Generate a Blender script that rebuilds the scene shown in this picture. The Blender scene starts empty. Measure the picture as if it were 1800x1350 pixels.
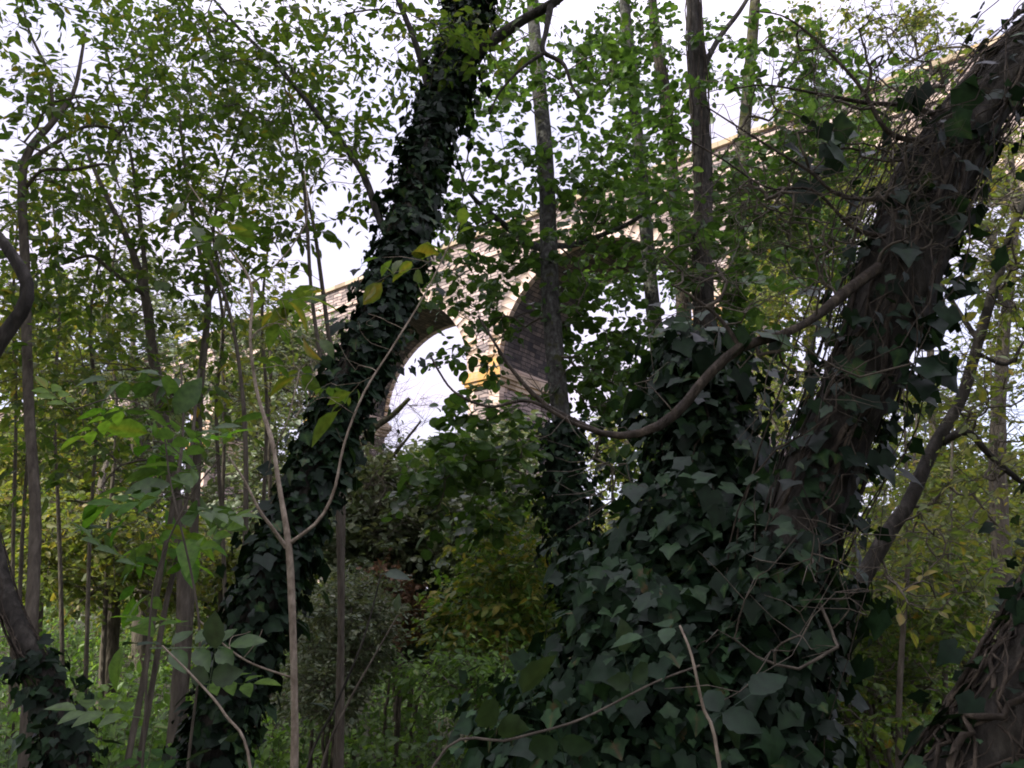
import bpy, math
import numpy as np
from math import radians, sin, cos, pi
C = bpy.context.scene.collection
S = bpy.context.scene

# ------------------------------------------------------------------ camera
PITCH = radians(17.0); FPX = 1468.0; EYE = 1.6
cam_d = bpy.data.cameras.new('camera'); cam = bpy.data.objects.new('camera', cam_d); C.objects.link(cam)
cam.location = (0, 0, EYE); cam.rotation_euler = (radians(90) + PITCH, 0, 0)
cam_d.sensor_width = 36; cam_d.lens = 36 * FPX / 1800; cam_d.clip_start = 0.05; cam_d.clip_end = 2000
S.camera = cam

# ------------------------------------------------------------------ light
SUN_EL = radians(36); SUN_AZ = radians(-118)     # compass style: 0 = +Y, negative = to the left
w = bpy.data.worlds.new('World'); S.world = w; w.use_nodes = True
nt = w.node_tree; bg = nt.nodes['Background']
sky = nt.nodes.new('ShaderNodeTexSky'); sky.sky_type = 'NISHITA'; sky.sun_disc = False
sky.sun_elevation = SUN_EL; sky.sun_rotation = SUN_AZ; sky.dust_density = 3.0; sky.air_density = 1.0; sky.ozone_density = 1.6
# thin bright overcast: a white cloud sheet with a few paler blue rents over the Nishita sky
_tc = nt.nodes.new('ShaderNodeTexCoord'); _mp = nt.nodes.new('ShaderNodeMapping'); _mp.inputs['Scale'].default_value = (1, 1, 2.2); nt.links.new(_tc.outputs['Generated'], _mp.inputs[0])
_no = nt.nodes.new('ShaderNodeTexNoise'); _no.inputs['Scale'].default_value = 2.6; _no.inputs['Detail'].default_value = 7; _no.inputs['Roughness'].default_value = .6; nt.links.new(_mp.outputs[0], _no.inputs[0])
_mr = nt.nodes.new('ShaderNodeMapRange'); _mr.inputs[1].default_value = .3; _mr.inputs[2].default_value = .62; _mr.inputs[3].default_value = .6; _mr.inputs[4].default_value = 1; nt.links.new(_no.outputs['Fac'], _mr.inputs[0])
_mx = nt.nodes.new('ShaderNodeMix'); _mx.data_type = 'RGBA'; _sz = nt.nodes.new('ShaderNodeSeparateXYZ'); nt.links.new(_tc.outputs['Generated'], _sz.inputs[0])
_el = nt.nodes.new('ShaderNodeMapRange'); _el.inputs[1].default_value = .55; _el.inputs[2].default_value = 1; _el.inputs[3].default_value = .9; _el.inputs[4].default_value = 3.0; nt.links.new(_sz.outputs[2], _el.inputs[0])   # overcast skies are brighter overhead
_cl = nt.nodes.new('ShaderNodeVectorMath'); _cl.operation = 'SCALE'; _cl.inputs[0].default_value = (2.95, 2.7, 3.35); nt.links.new(_el.outputs[0], _cl.inputs['Scale']); nt.links.new(_cl.outputs[0], _mx.inputs[7])
nt.links.new(_mr.outputs[0], _mx.inputs[0]); nt.links.new(sky.outputs[0], _mx.inputs[6]); nt.links.new(_mx.outputs[2], bg.inputs[0]); bg.inputs[1].default_value = 0.15
sd = bpy.data.lights.new('sun', 'SUN'); so = bpy.data.objects.new('sun', sd); C.objects.link(so)
sd.energy = 2.9; sd.angle = radians(3); sd.color = (1.0, 0.93, 0.84)
_d = (sin(SUN_AZ) * cos(SUN_EL), cos(SUN_AZ) * cos(SUN_EL), sin(SUN_EL))
import mathutils
so.rotation_euler = mathutils.Vector(_d).to_track_quat('Z', 'Y').to_euler()
S.view_settings.view_transform = 'Standard'; S.view_settings.look = 'None'
S.view_settings.exposure = 1.6; S.view_settings.gamma = 1.0
S.cycles.max_bounces = 6; S.cycles.diffuse_bounces = 3; S.cycles.glossy_bounces = 2
S.cycles.transmission_bounces = 4; S.cycles.transparent_max_bounces = 4
S.cycles.filter_width = 1.9

R = np.random.default_rng(7)
A = lambda *v: np.array(v, float)
def nrm(v): return v / np.maximum(np.linalg.norm(v, axis=-1, keepdims=True), 1e-9)
def W(px, py, Y):
    """point of the place that lies Y metres ahead, seen at that spot of the 1800 x 1350 photograph"""
    px = np.asarray(px, float); py = np.asarray(py, float); Y = np.asarray(Y, float)
    x = px - 900; v = 675 - py
    fw = FPX * cos(PITCH) - v * sin(PITCH); up = v * cos(PITCH) + FPX * sin(PITCH)
    k = Y / fw
    return np.stack([x * k, Y + 0 * k, EYE + up * k], -1)
def ground_h(x, y):
    x = np.asarray(x, float); y = np.asarray(y, float)
    h = 0.05 * np.clip(y - 12, 0, 30) + 0.12 * np.sin(x * .7 + 1) * np.cos(y * .5) + .05 * np.sin(x * 2.1 + y * 1.7)
    h += 0.10 * np.clip(-x - 3, 0, 12) * np.clip((y - 8) / 10, 0, 1)
    return h

# ------------------------------------------------------------------ mesh building
class MB:
    def __init__(s): s.v = []; s.f = []; s.r = []; s.n = 0; s.uv = []
    def add(s, v, faces, rnd=None, uv=None):
        v = np.asarray(v, np.float32).reshape(-1, 3)
        for f in (faces if isinstance(faces, list) else [faces]):
            f = np.asarray(f, np.int64)
            if f.size: s.f.append(f + s.n)
        s.v.append(v); s.n += len(v)
        s.r.append(np.full(len(v), .5, np.float32) if rnd is None else np.asarray(rnd, np.float32).ravel())
        s.uv.append(np.zeros((len(v), 2), np.float32) if uv is None else np.asarray(uv, np.float32).reshape(-1, 2))
    def build(s, name, mat, parent=None, smooth=False, origin=None, useuv=False):
        me = bpy.data.meshes.new(name)
        v = np.concatenate(s.v) if s.v else np.zeros((0, 3), np.float32)
        if origin is not None: v = v - np.asarray(origin, np.float32)
        sizes = np.concatenate([np.full(len(f), f.shape[1]) for f in s.f]); loops = np.concatenate([f.ravel() for f in s.f])
        me.vertices.add(len(v)); me.vertices.foreach_set('co', v.ravel())
        me.loops.add(len(loops)); me.loops.foreach_set('vertex_index', loops.astype(np.int32))
        me.polygons.add(len(sizes)); st = np.concatenate([[0], np.cumsum(sizes)[:-1]])
        me.polygons.foreach_set('loop_start', st.astype(np.int32)); me.polygons.foreach_set('loop_total', sizes.astype(np.int32))
        if smooth: me.polygons.foreach_set('use_smooth', np.ones(len(sizes), bool))
        a = me.attributes.new('rnd', 'FLOAT', 'POINT'); a.data.foreach_set('value', np.concatenate(s.r))
        if useuv:
            u = me.uv_layers.new(name='UVMap'); u.data.foreach_set('uv', np.concatenate(s.uv)[loops].ravel())
        me.update(calc_edges=True); me.materials.append(mat)
        o = bpy.data.objects.new(name, me); C.objects.link(o)
        if parent is not None: o.parent = parent
        if origin is not None: o.location = origin
        return o

def tag(o, label, cat, group=None, kind=None):
    if label: o['label'] = label
    if cat: o['category'] = cat
    if group: o['group'] = group
    if kind: o['kind'] = kind
    return o
def thing(name, label, cat, loc=(0, 0, 0), group=None):
    o = bpy.data.objects.new(name, None); C.objects.link(o); o.location = loc; o.empty_display_size = .2
    return tag(o, label, cat, group)
def adopt(o, root):            # parent o to root, keeping it where it is (roots have no rotation)
    o.parent = root; o.location = [a - b for a, b in zip(o.location, root.location)]; return o

def tubes(mb, paths, radii, sides=5, wob=0.0):
    """round tapering branches along polylines, grouped by number of points"""
    by = {}
    for p, r in zip(paths, radii): by.setdefault(len(p), []).append((p, r))
    for K, L in by.items():
        P = np.array([a for a, _ in L], float); Rr = np.array([np.broadcast_to(b, (K,)) for _, b in L], float)
        T = np.empty_like(P); T[:, 1:-1] = P[:, 2:] - P[:, :-2]; T[:, 0] = P[:, 1] - P[:, 0]; T[:, -1] = P[:, -1] - P[:, -2]
        T = nrm(T); m = nrm(P[:, -1] - P[:, 0])
        ref = np.zeros_like(m); ref[np.arange(len(m)), np.argmin(np.abs(m), 1)] = 1
        n1 = nrm(np.cross(T, ref[:, None])); n2 = np.cross(T, n1)
        a = np.arange(sides) * 2 * pi / sides
        rr = Rr[..., None] * (1 + (wob * R.normal(size=(len(P), K, sides)) if wob else np.zeros((1, 1, sides))))
        V = P[:, :, None] + rr[..., None] * (n1[:, :, None] * np.cos(a)[None, None, :, None] + n2[:, :, None] * np.sin(a)[None, None, :, None])
        N = len(P); i = np.arange(N)[:, None, None] * K * sides + np.arange(K - 1)[None, :, None] * sides
        j = np.arange(sides)[None, None]; jn = (j + 1) % sides
        F = np.stack([i + j, i + jn, i + sides + jn, i + sides + j], -1).reshape(-1, 4)
        rn = np.repeat(R.random(N), K * sides)
        mb.add(V, F, rn)

def spline(pts, n):
    """smooth curve through rows of pts (any width), n samples"""
    P = np.asarray(pts, float); k = len(P); E = np.vstack([2 * P[0] - P[1], P, 2 * P[-1] - P[-2]])
    seg = np.concatenate([[0], np.cumsum(np.linalg.norm(np.diff(P[:, :3], axis=0), axis=1))]); t = np.linspace(0, seg[-1], n)
    i = np.clip(np.searchsorted(seg, t, 'right') - 1, 0, k - 2); u = ((t - seg[i]) / (seg[i + 1] - seg[i]))[:, None]
    a, b, c, d = E[i], E[i + 1], E[i + 2], E[i + 3]
    return .5 * (2 * b + (c - a) * u + (2 * a - 5 * b + 4 * c - d) * u * u + (3 * b - a - 3 * c + d) * u ** 3)

def hashn(p, f):
    """cheap smooth pseudo noise in -1..1"""
    x, y, z = (p[..., 0] * f, p[..., 1] * f, p[..., 2] * f)
    return (np.sin(x * 1.7 + 2.1 * np.sin(y * 1.3 + 1)) + np.sin(y * 2.3 + 1.7 * np.sin(z * 1.1 + 2)) + np.sin(z * 1.9 + 1.9 * np.sin(x * 2.3))) / 3

def trunk(mb, pr, sides=20, n=60, noise=.10, ridge=.05, ridges=9):
    """pr rows = x y z radius; irregular, ridged bark surface; returns centreline samples"""
    Q = spline(pr, n); P = Q[:, :3]; r = np.maximum(Q[:, 3], .003)
    T = nrm(np.gradient(P, axis=0)); ref = A(0, 1, 0) if abs(T[:, 1].mean()) < .8 else A(1, 0, 0)
    n1 = nrm(np.cross(T, ref)); n2 = np.cross(T, n1); a = np.arange(sides) * 2 * pi / sides
    L = np.linspace(0, 1, n)[:, None] * 9
    rr = r[:, None] * (1 + ridge * np.sin(ridges * a[None] + 1.5 * np.sin(L * 1.7)) + ridge * .6 * np.sin((ridges * 2 + 1) * a[None] + L * 2.3))
    V = P[:, None] + rr[..., None] * (n1[:, None] * np.cos(a)[None, :, None] + n2[:, None] * np.sin(a)[None, :, None])
    V = V + (nrm(V - P[:, None]) * (r[:, None] * noise * (hashn(V, 6) + .5 * hashn(V, 17)))[..., None])
    i = np.arange(n - 1)[:, None] * sides; j = np.arange(sides)[None]; jn = (j + 1) % sides
    F = np.stack([i + j, i + jn, i + sides + jn, i + sides + j], -1).reshape(-1, 4)
    mb.add(V, F, np.full(n * sides, R.random()))
    return P, r, n1, n2

# ------------------------------------------------------------------ leaves
def leaf_rows(rows, fold=.18, droop=.15, pet=.12):
    """blade made of rows (t, half width); returns verts, quads"""
    v = []; f = []
    for t, hw in rows:
        z = -droop * t * t
        v += [(-hw, t, z + fold * hw), (0, t, z), (hw, t, z + fold * hw)]
    for k in range(len(rows) - 1):
        a = 3 * k; f += [(a, a + 1, a + 4, a + 3), (a + 1, a + 2, a + 5, a + 4)]
    v = A(*v) if False else np.array(v, float); v[:, 1] += pet
    n = len(v); v = np.vstack([v, [(-.008, 0, 0), (.008, 0, 0), (.012, pet, 0), (-.012, pet, 0)]]); f.append((n, n + 1, n + 2, n + 3))
    return v, np.array(f)
def serr(rows, amp):
    out = []
    for k in range(len(rows) - 1):
        (t0, a), (t1, b) = rows[k], rows[k + 1]
        for u in (0, .33, .66):
            hw = a + (b - a) * u; out.append((t0 + (t1 - t0) * u, hw * (1 + (amp if u == .33 else -amp * .4 if u == .66 else 0))))
    return out + [rows[-1]]
ROUND = leaf_rows([(0, .04), (.12, .27), (.35, .43), (.62, .45), (.85, .28), (.97, .05)], .22, .12, .2)
OVAL = leaf_rows([(0, .02), (.18, .19), (.45, .28), (.72, .20), (.9, .08), (1, .005)], .25, .22, .14)
LANCE = leaf_rows([(0, .01), (.2, .10), (.5, .135), (.78, .085), (1, .004)], .3, .3, .08)
BIG = leaf_rows(serr([(0, .03), (.1, .2), (.3, .33), (.55, .34), (.78, .2), (1, .005)], .10), .22, .2, .06)
DIA = (np.array([(0, 0, 0), (.24, .5, .05), (0, 1, -.1), (-.24, .5, .05)], float), np.array([(0, 1, 2), (0, 2, 3)]))
DIAW = (np.array([(0, 0, 0), (.36, .35, .06), (.25, .8, .03), (0, 1, -.1), (-.25, .8, .03), (-.36, .35, .06)], float), np.array([(0, 1, 2, 3), (0, 3, 4, 5)]))
def ivy_leaf(pet=.35):
    pol = [(-90, .16), (-68, .44), (-45, .60), (-24, .56), (-6, .60), (12, .76), (30, .64), (48, .60), (66, .70), (90, 1.02)]
    pts = [(r * cos(radians(a)), r * sin(radians(a))) for a, r in pol]
    pts = pts + [(-x, y) for x, y in pts[-2:0:-1]]
    v = [(0, .12, -.02)] + [(x, y, -.16 * (x * x + y * y) + .16 * abs(x)) for x, y in pts]
    n = len(pts); v = np.array(v, float); f = [(0, i + 1, (i + 1) % n + 1) for i in range(n)]
    v = v * A(.72, .72, .72); v[:, 1] += pet
    k = len(v); v = np.vstack([v, [(-.01, 0, -.05), (.01, 0, -.05), (0, pet, 0)]]); f.append((k, k + 1, k + 2))
    return v, np.array(f)
IVY = ivy_leaf()
def pinnate(n=3, base=OVAL, sc=.42, spread=58):
    """compound leaf with n pairs of leaflets and an end leaflet"""
    V = []; F = []; c = 0
    def put(t, ang, s):
        nonlocal c
        v, f = base; a = radians(ang); M = np.array([[cos(a), -sin(a), 0], [sin(a), cos(a), 0], [0, 0, 1]])
        v2 = (v * s) @ M.T + A(0, t, -.18 * t * t); V.append(v2); F.append(f + c); c += len(v2)
    for k in range(n):
        t = .25 + .55 * k / max(n - 1, 1)
        put(t, spread, sc * (.85 + .15 * (k % 2))); put(t + .02, -spread, sc)
    put(.92, 0, sc * 1.1)
    v = np.array([(-.012, 0, 0), (.012, 0, 0), (.006, .92, -.15), (-.006, .92, -.15)]); V.append(v); F.append(np.array([(0, 1, 2, 3)]) + c)
    return np.vstack(V), np.vstack(F)
PINN = pinnate(3); PINN5 = pinnate(4, LANCE, .5, 52); TRI = pinnate(1, BIG, .75, 72)

def put_leaves(mb, tpl, pos, direc, normal, size, rnd=None, wscale=None, perleaf=False):
    """copies the blade to many places: y axis along direc, z axis near normal"""
    v, f = tpl; N = len(pos)
    if N == 0: return
    y = nrm(direc); x = nrm(np.cross(y, normal)); z = np.cross(x, y)
    s = np.broadcast_to(size, (N,))[:, None, None]
    vv = v[None] * s; ws = np.ones(N) if wscale is None else wscale
    curl = R.normal(0, .25, N)[:, None]
    zz = vv[..., 2] - curl * (v[None, :, 1] ** 2) * s[..., 0] * .5
    P = pos[:, None] + x[:, None] * (vv[..., 0] * ws[:, None])[..., None] + y[:, None] * vv[..., 1:2] + z[:, None] * zz[..., None]
    F = (f[None] + (np.arange(N) * len(v))[:, None, None]).reshape(-1, f.shape[1])
    rn = R.random(N) if rnd is None else rnd
    mid = np.where(np.abs(v[:, 0]) < .0115, .16, 0.)      # the midrib is paler than the blade
    mb.add(P, F, np.clip(rn[:, None] * .86 + mid[None], 0, 1).ravel())

def twig_leaves(mb, tpl, P0, P1, nl, size, up=A(0, 0, 1), tilt=.55, droop=.25, sz_var=.4, wv=True, rnd=None):
    """nl leaves alternating along straight twigs P0 -> P1"""
    N = len(P0); 
    if N == 0: return
    u = np.linspace(.12, 1.0, nl)[None] + R.normal(0, .03, (N, nl)); t = nrm(P1 - P0)[:, None] + 0 * u[..., None]
    pos = P0[:, None] + (P1 - P0)[:, None] * u[..., None]
    side = nrm(np.cross(t, up + 0 * t) + 1e-4); sg = np.where(np.arange(nl) % 2, 1., -1.)[None, :, None] * np.where(R.random((N, 1, 1)) < .5, 1, -1)
    last = (np.arange(nl) == nl - 1)[None, :, None]
    d = t * .65 + side * sg * np.where(last, .1, .8) + A(0, 0, -droop) + R.normal(0, .28, t.shape)
    nn = up + R.normal(0, tilt, t.shape)
    sz = size * (1 + R.normal(0, sz_var, (N, nl))).clip(.45, 1.7)
    rn = np.repeat(R.random(N) if rnd is None else rnd, nl) * .45 + R.random(N * nl) * .55
    put_leaves(mb, tpl, pos.reshape(-1, 3), d.reshape(-1, 3), nn.reshape(-1, 3), sz.ravel(), rn, R.uniform(.7, 1.15, N * nl) if wv else None)

# ------------------------------------------------------------------ materials
def mat(name):
    m = bpy.data.materials.new(name); m.use_nodes = True; n = m.node_tree; n.nodes.clear(); return m, n
def leaf_mat(name, cols, trans=.35, rough=.42, spec=.45, tint=(1.25, 1.3, .6)):
    m, n = mat(name); N = n.nodes; L = n.links
    at = N.new('ShaderNodeAttribute'); at.attribute_name = 'rnd'
    rp = N.new('ShaderNodeValToRGB'); e = rp.color_ramp.elements
    while len(e) < len(cols): e.new(.5)
    for i, (p, c) in enumerate(cols): e[i].position = p; e[i].color = (*c, 1)
    L.new(at.outputs['Fac'], rp.inputs[0])
    tc = N.new('ShaderNodeTexCoord'); no = N.new('ShaderNodeTexNoise'); no.inputs['Scale'].default_value = 35; no.inputs['Detail'].default_value = 3
    L.new(tc.outputs['Object'], no.inputs['Vector'])
    hs = N.new('ShaderNodeHueSaturation'); mr = N.new('ShaderNodeMapRange'); mr.inputs[1].default_value = .3; mr.inputs[2].default_value = .7; mr.inputs[3].default_value = .7; mr.inputs[4].default_value = 1.3
    L.new(no.outputs['Fac'], mr.inputs[0]); L.new(mr.outputs[0], hs.inputs['Value']); L.new(rp.outputs[0], hs.inputs['Color'])
    pb = N.new('ShaderNodeBsdfPrincipled'); pb.inputs['Roughness'].default_value = rough; pb.inputs['Specular IOR Level'].default_value = spec
    L.new(hs.outputs[0], pb.inputs['Base Color'])
    tr = N.new('ShaderNodeBsdfTranslucent'); mx = N.new('ShaderNodeMix'); mx.data_type = 'RGBA'; mx.blend_type = 'MULTIPLY'; mx.inputs[0].default_value = 1
    mx.inputs[7].default_value = (*tint, 1); L.new(hs.outputs[0], mx.inputs[6]); L.new(mx.outputs[2], tr.inputs[0])
    ms = N.new('ShaderNodeMixShader'); ms.inputs[0].default_value = trans
    L.new(pb.outputs[0], ms.inputs[1]); L.new(tr.outputs[0], ms.inputs[2])
    o = N.new('ShaderNodeOutputMaterial'); L.new(ms.outputs[0], o.inputs[0]); return m
def bark_mat(name, cols, scale=14, stretch=.25, bump=.6, moss=None, moss_lo=.5, rough=.9):
    m, n = mat(name); N = n.nodes; L = n.links
    tc = N.new('ShaderNodeTexCoord'); mp = N.new('ShaderNodeMapping'); mp.inputs['Scale'].default_value = (1, 1, stretch); L.new(tc.outputs['Object'], mp.inputs[0])
    no = N.new('ShaderNodeTexNoise'); no.inputs['Scale'].default_value = scale; no.inputs['Detail'].default_value = 8; no.inputs['Roughness'].default_value = .68; L.new(mp.outputs[0], no.inputs['Vector'])
    rp = N.new('ShaderNodeValToRGB'); e = rp.color_ramp.elements
    while len(e) < len(cols): e.new(.5)
    for i, (p, c) in enumerate(cols): e[i].position = p; e[i].color = (*c, 1)
    L.new(no.outputs['Fac'], rp.inputs[0]); col = rp.outputs[0]
    if moss:
        n2 = N.new('ShaderNodeTexNoise'); n2.inputs['Scale'].default_value = 5; n2.inputs['Detail'].default_value = 7; n2.inputs['Roughness'].default_value = .7; L.new(tc.outputs['Object'], n2.inputs['Vector'])
        r2 = N.new('ShaderNodeValToRGB'); r2.color_ramp.elements[0].position = moss_lo; r2.color_ramp.elements[1].position = moss_lo + .08; L.new(n2.outputs['Fac'], r2.inputs[0])
        mx = N.new('ShaderNodeMix'); mx.data_type = 'RGBA'; L.new(r2.outputs[0], mx.inputs[0]); L.new(col, mx.inputs[6]); mx.inputs[7].default_value = (*moss, 1); col = mx.outputs[2]
    pb = N.new('ShaderNodeBsdfPrincipled'); pb.inputs['Roughness'].default_value = rough; pb.inputs['Specular IOR Level'].default_value = .2
    L.new(col, pb.inputs['Base Color'])
    vo = N.new('ShaderNodeTexVoronoi'); vo.inputs['Scale'].default_value = scale * 1.6; L.new(mp.outputs[0], vo.inputs['Vector'])
    ad = N.new('ShaderNodeMath'); ad.operation = 'ADD'; L.new(no.outputs['Fac'], ad.inputs[0]); L.new(vo.outputs[0], ad.inputs[1])
    bp = N.new('ShaderNodeBump'); bp.inputs['Strength'].default_value = bump; bp.inputs['Distance'].default_value = .02; L.new(ad.outputs[0], bp.inputs['Height']); L.new(bp.outputs[0], pb.inputs['Normal'])
    o = N.new('ShaderNodeOutputMaterial'); L.new(pb.outputs[0], o.inputs[0]); return m

G = lambda *c: c
M = dict(
 olive=leaf_mat('olive_leaf', [(0, (.028, .055, .012)), (.45, (.060, .105, .020)), (.78, (.10, .135, .022)), (.94, (.19, .15, .022)), (1, (.24, .11, .02))], .55, .5, .3, (1.3, 1.4, .7)),
 alder=leaf_mat('alder_leaf', [(0, (.024, .052, .014)), (.5, (.048, .098, .024)), (.9, (.080, .140, .032)), (.985, (.10, .15, .03)), (1, (.22, .16, .02))], .45, .42, .35),
 fresh=leaf_mat('fresh_leaf', [(0, (.035, .10, .015)), (.5, (.07, .17, .02)), (.85, (.12, .21, .03)), (1, (.20, .20, .03))], .6, .5, .2),
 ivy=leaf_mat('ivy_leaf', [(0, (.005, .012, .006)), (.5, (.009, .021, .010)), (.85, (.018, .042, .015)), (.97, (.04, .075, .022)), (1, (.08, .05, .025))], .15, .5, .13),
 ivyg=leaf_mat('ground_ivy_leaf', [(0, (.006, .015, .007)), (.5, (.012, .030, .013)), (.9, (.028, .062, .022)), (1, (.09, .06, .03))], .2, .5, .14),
 yellow=leaf_mat('willow_leaf', [(0, (.04, .10, .02)), (.45, (.10, .19, .03)), (.75, (.24, .24, .05)), (1, (.38, .28, .05))], .45, .5),
 grey=leaf_mat('grey_leaf', [(0, (.06, .10, .045)), (.5, (.11, .145, .075)), (1, (.20, .21, .12))], .3, .5),
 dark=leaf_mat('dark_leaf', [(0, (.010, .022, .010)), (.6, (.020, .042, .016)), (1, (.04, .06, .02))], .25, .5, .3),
 brown=leaf_mat('dead_leaf', [(0, (.07, .04, .025)), (.6, (.15, .09, .05)), (1, (.22, .15, .09))], .25, .7, .2, (1.2, 1, .7)),
 under=leaf_mat('undergrowth_leaf', [(0, (.05, .10, .03)), (.5, (.10, .19, .04)), (.9, (.17, .28, .06)), (1, (.25, .28, .09))], .5, .45),
 wood=leaf_mat('autumn_leaf', [(0, (.055, .09, .025)), (.4, (.10, .14, .035)), (.75, (.17, .18, .045)), (1, (.28, .20, .05))], .5, .5, .3),
 b_dark=bark_mat('dark_bark', [(.3, (.008, .008, .006)), (.52, (.028, .026, .020)), (.72, (.075, .070, .055))], 16, .3, .9),
 b_ivy=bark_mat('ivy_stem_bark', [(.3, (.014, .012, .009)), (.52, (.042, .035, .025)), (.75, (.12, .10, .07))], 26, .4, .7),
 b_lich=bark_mat('lichen_bark', [(.35, (.015, .015, .012)), (.5, (.038, .038, .032)), (.62, (.075, .08, .068)), (.8, (.21, .22, .19))], 18, .6, .6, (.035, .040, .012), .56),
 b_grey=bark_mat('grey_brown_bark', [(.3, (.035, .030, .022)), (.55, (.085, .075, .055)), (.8, (.15, .135, .10))], 20),
 b_pale=bark_mat('pale_bark', [(.3, (.10, .08, .055)), (.52, (.22, .185, .135)), (.75, (.34, .30, .225))], 26, .5, .5),
 b_moss=bark_mat('mossy_bark', [(.35, (.03, .028, .018)), (.6, (.08, .075, .05)), (.8, (.16, .155, .125))], 18, .5, .6, (.045, .050, .010), .50),
 twig=bark_mat('twig_bark', [(.3, (.035, .030, .022)), (.55, (.085, .075, .055)), (.8, (.22, .195, .145))], 25, .5, .2),
)

# ------------------------------------------------------------------ growing crowns
def blobs(spec, dens=1.0):
    """targets: rows px, py, rx, ry, Y, dY, n"""
    out = []
    for px, py, rx, ry, Y, dY, n in spec:
        n = max(2, int(round(n * dens)))
        a = R.random(n) * 2 * pi; r = np.sqrt(R.random(n)) * R.uniform(.75, 1.12, n)
        out.append(W(px + rx * r * np.cos(a), py + ry * r * np.sin(a), Y + R.uniform(-dY, dY, n)))
    return np.concatenate(out)

def grow(nodes, targets, r0=.0022, rmax=.05, sag=.12, maxtw=None, K=6, bent=.12, upbias=.3):
    """join every target to the nearest wood by a curved branch; returns paths and radii"""
    pts = [np.asarray(p, float) for p in nodes]; par = [-1] * len(pts); nf = len(pts)
    P = np.zeros((nf + len(targets) * K, 3)); P[:nf] = pts; n = nf
    par = np.full(len(P), -1); cnt = np.zeros(len(P)); paths = []
    d0 = np.min(np.linalg.norm(targets[:, None] - P[None, :nf], axis=2), axis=1)
    order = np.argsort(d0 + R.normal(0, .05 * d0.mean(), len(d0)))
    for ti in order:
        t = targets[ti]; dv = t - P[:n]; d = np.linalg.norm(dv, axis=1)
        cost = d * (1 + upbias * (dv[:, 2] < -.1 * d)); s = int(np.argmin(cost)); a = P[s]; L = d[s]
        u = np.linspace(0, 1, K)[:, None]; side = nrm(np.cross(t - a, R.normal(size=3)))
        pth = a + (t - a) * u + side * np.sin(u * pi) * L * R.normal(0, bent) + A(0, 0, 1) * np.sin(u * pi) * L * sag + R.normal(0, .018 * L, (K, 3)) * np.sin(u * pi)
        idx = [s]; 
        for k in range(1, K):
            P[n] = pth[k]; par[n] = idx[-1]; idx.append(n); n += 1
        paths.append((pth, idx))
        k = idx[-1]
        while k >= 0: cnt[k] += 1; k = par[k]
    out = []; rad = []
    for pth, idx in paths:
        c = cnt[idx]; c[0] = cnt[idx[1]]
        out.append(pth); rad.append(np.minimum(r0 * c ** .5, rmax) * np.linspace(1.05, .9, K))
    return out, rad

def sprays(ends, dirs, k, length, spread=.9):
    """k fine twigs fanning out of every branch end"""
    N = len(ends); d = nrm(dirs)[:, None] * .7 + R.normal(0, spread, (N, k, 3)) * A(1, 1, .55)
    L = length * R.uniform(.5, 1.3, (N, k, 1)); p0 = ends[:, None] + 0 * d
    return p0.reshape(-1, 3), (p0 + nrm(d) * L).reshape(-1, 3)

def crown(root, nodes, spec, leafmat, barkmat, tpl, size, nl=7, k=3, length=.3, r0=.0022, rmax=.05, sag=.1, name='crown', bname='branches', tilt=.55, droop=.25, thin=1.0, bent=.12, fine=.0013, dens=.37):
    t = blobs(spec, dens) if isinstance(spec, list) else spec
    paths, rad = grow(nodes, t, r0, rmax, sag, bent=bent)
    b = MB(); tubes(b, paths, rad, 5, .04)
    ends = np.array([p[-1] for p in paths]); dirs = np.array([p[-1] - p[-3] for p in paths])
    mids = np.array([p[3] for p in paths]); md = np.array([p[4] - p[2] for p in paths])
    e = np.concatenate([ends, mids]); dd = np.concatenate([dirs, md])
    p0, p1 = sprays(e, dd, k, length)
    mid = (p0 + p1) / 2 + R.normal(0, .06 * length, p0.shape)
    tubes(b, list(np.stack([p0, mid, p1], 1)), [np.array([fine * 1.6, fine * 1.2, fine * .6])] * len(p0), 3)
    bo = b.build(bname, barkmat)
    lf = MB(); keep = R.random(len(p0)) < thin
    twig_leaves(lf, tpl, p0[keep], p1[keep], nl, size, tilt=tilt, droop=droop)
    lo = lf.build(name, leafmat)
    for o in (bo, lo):
        if root is not None: adopt(o, root)
    return t

def wtrunk(rows, ground=True):
    """rows px, py, Y, radius-in-photo-pixels -> x y z r, continued to the ground"""
    out = []
    for px, py, Y, rp in rows:
        p = W(px, py, Y); out.append([*p, rp / FPX * Y / cos(PITCH)])
    o = np.array(out)
    if ground:
        p, q = o[0], o[1]; d = (p[:3] - q[:3]); g = float(ground_h(p[0], p[1])) - .15
        if p[2] > g + .1:
            steep = max(-d[2], .3 * np.linalg.norm(d)); k = min((p[2] - g) / steep, 2.5)
            b = p[:3] + d * k * .5; b[2] = g; m_ = p[:3] * .55 + b * .45; m_[:2] += d[:2] * k * .08; o = np.vstack([[*b, p[3] * 1.3], [*m_, p[3] * 1.1], o])
    return o

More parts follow.
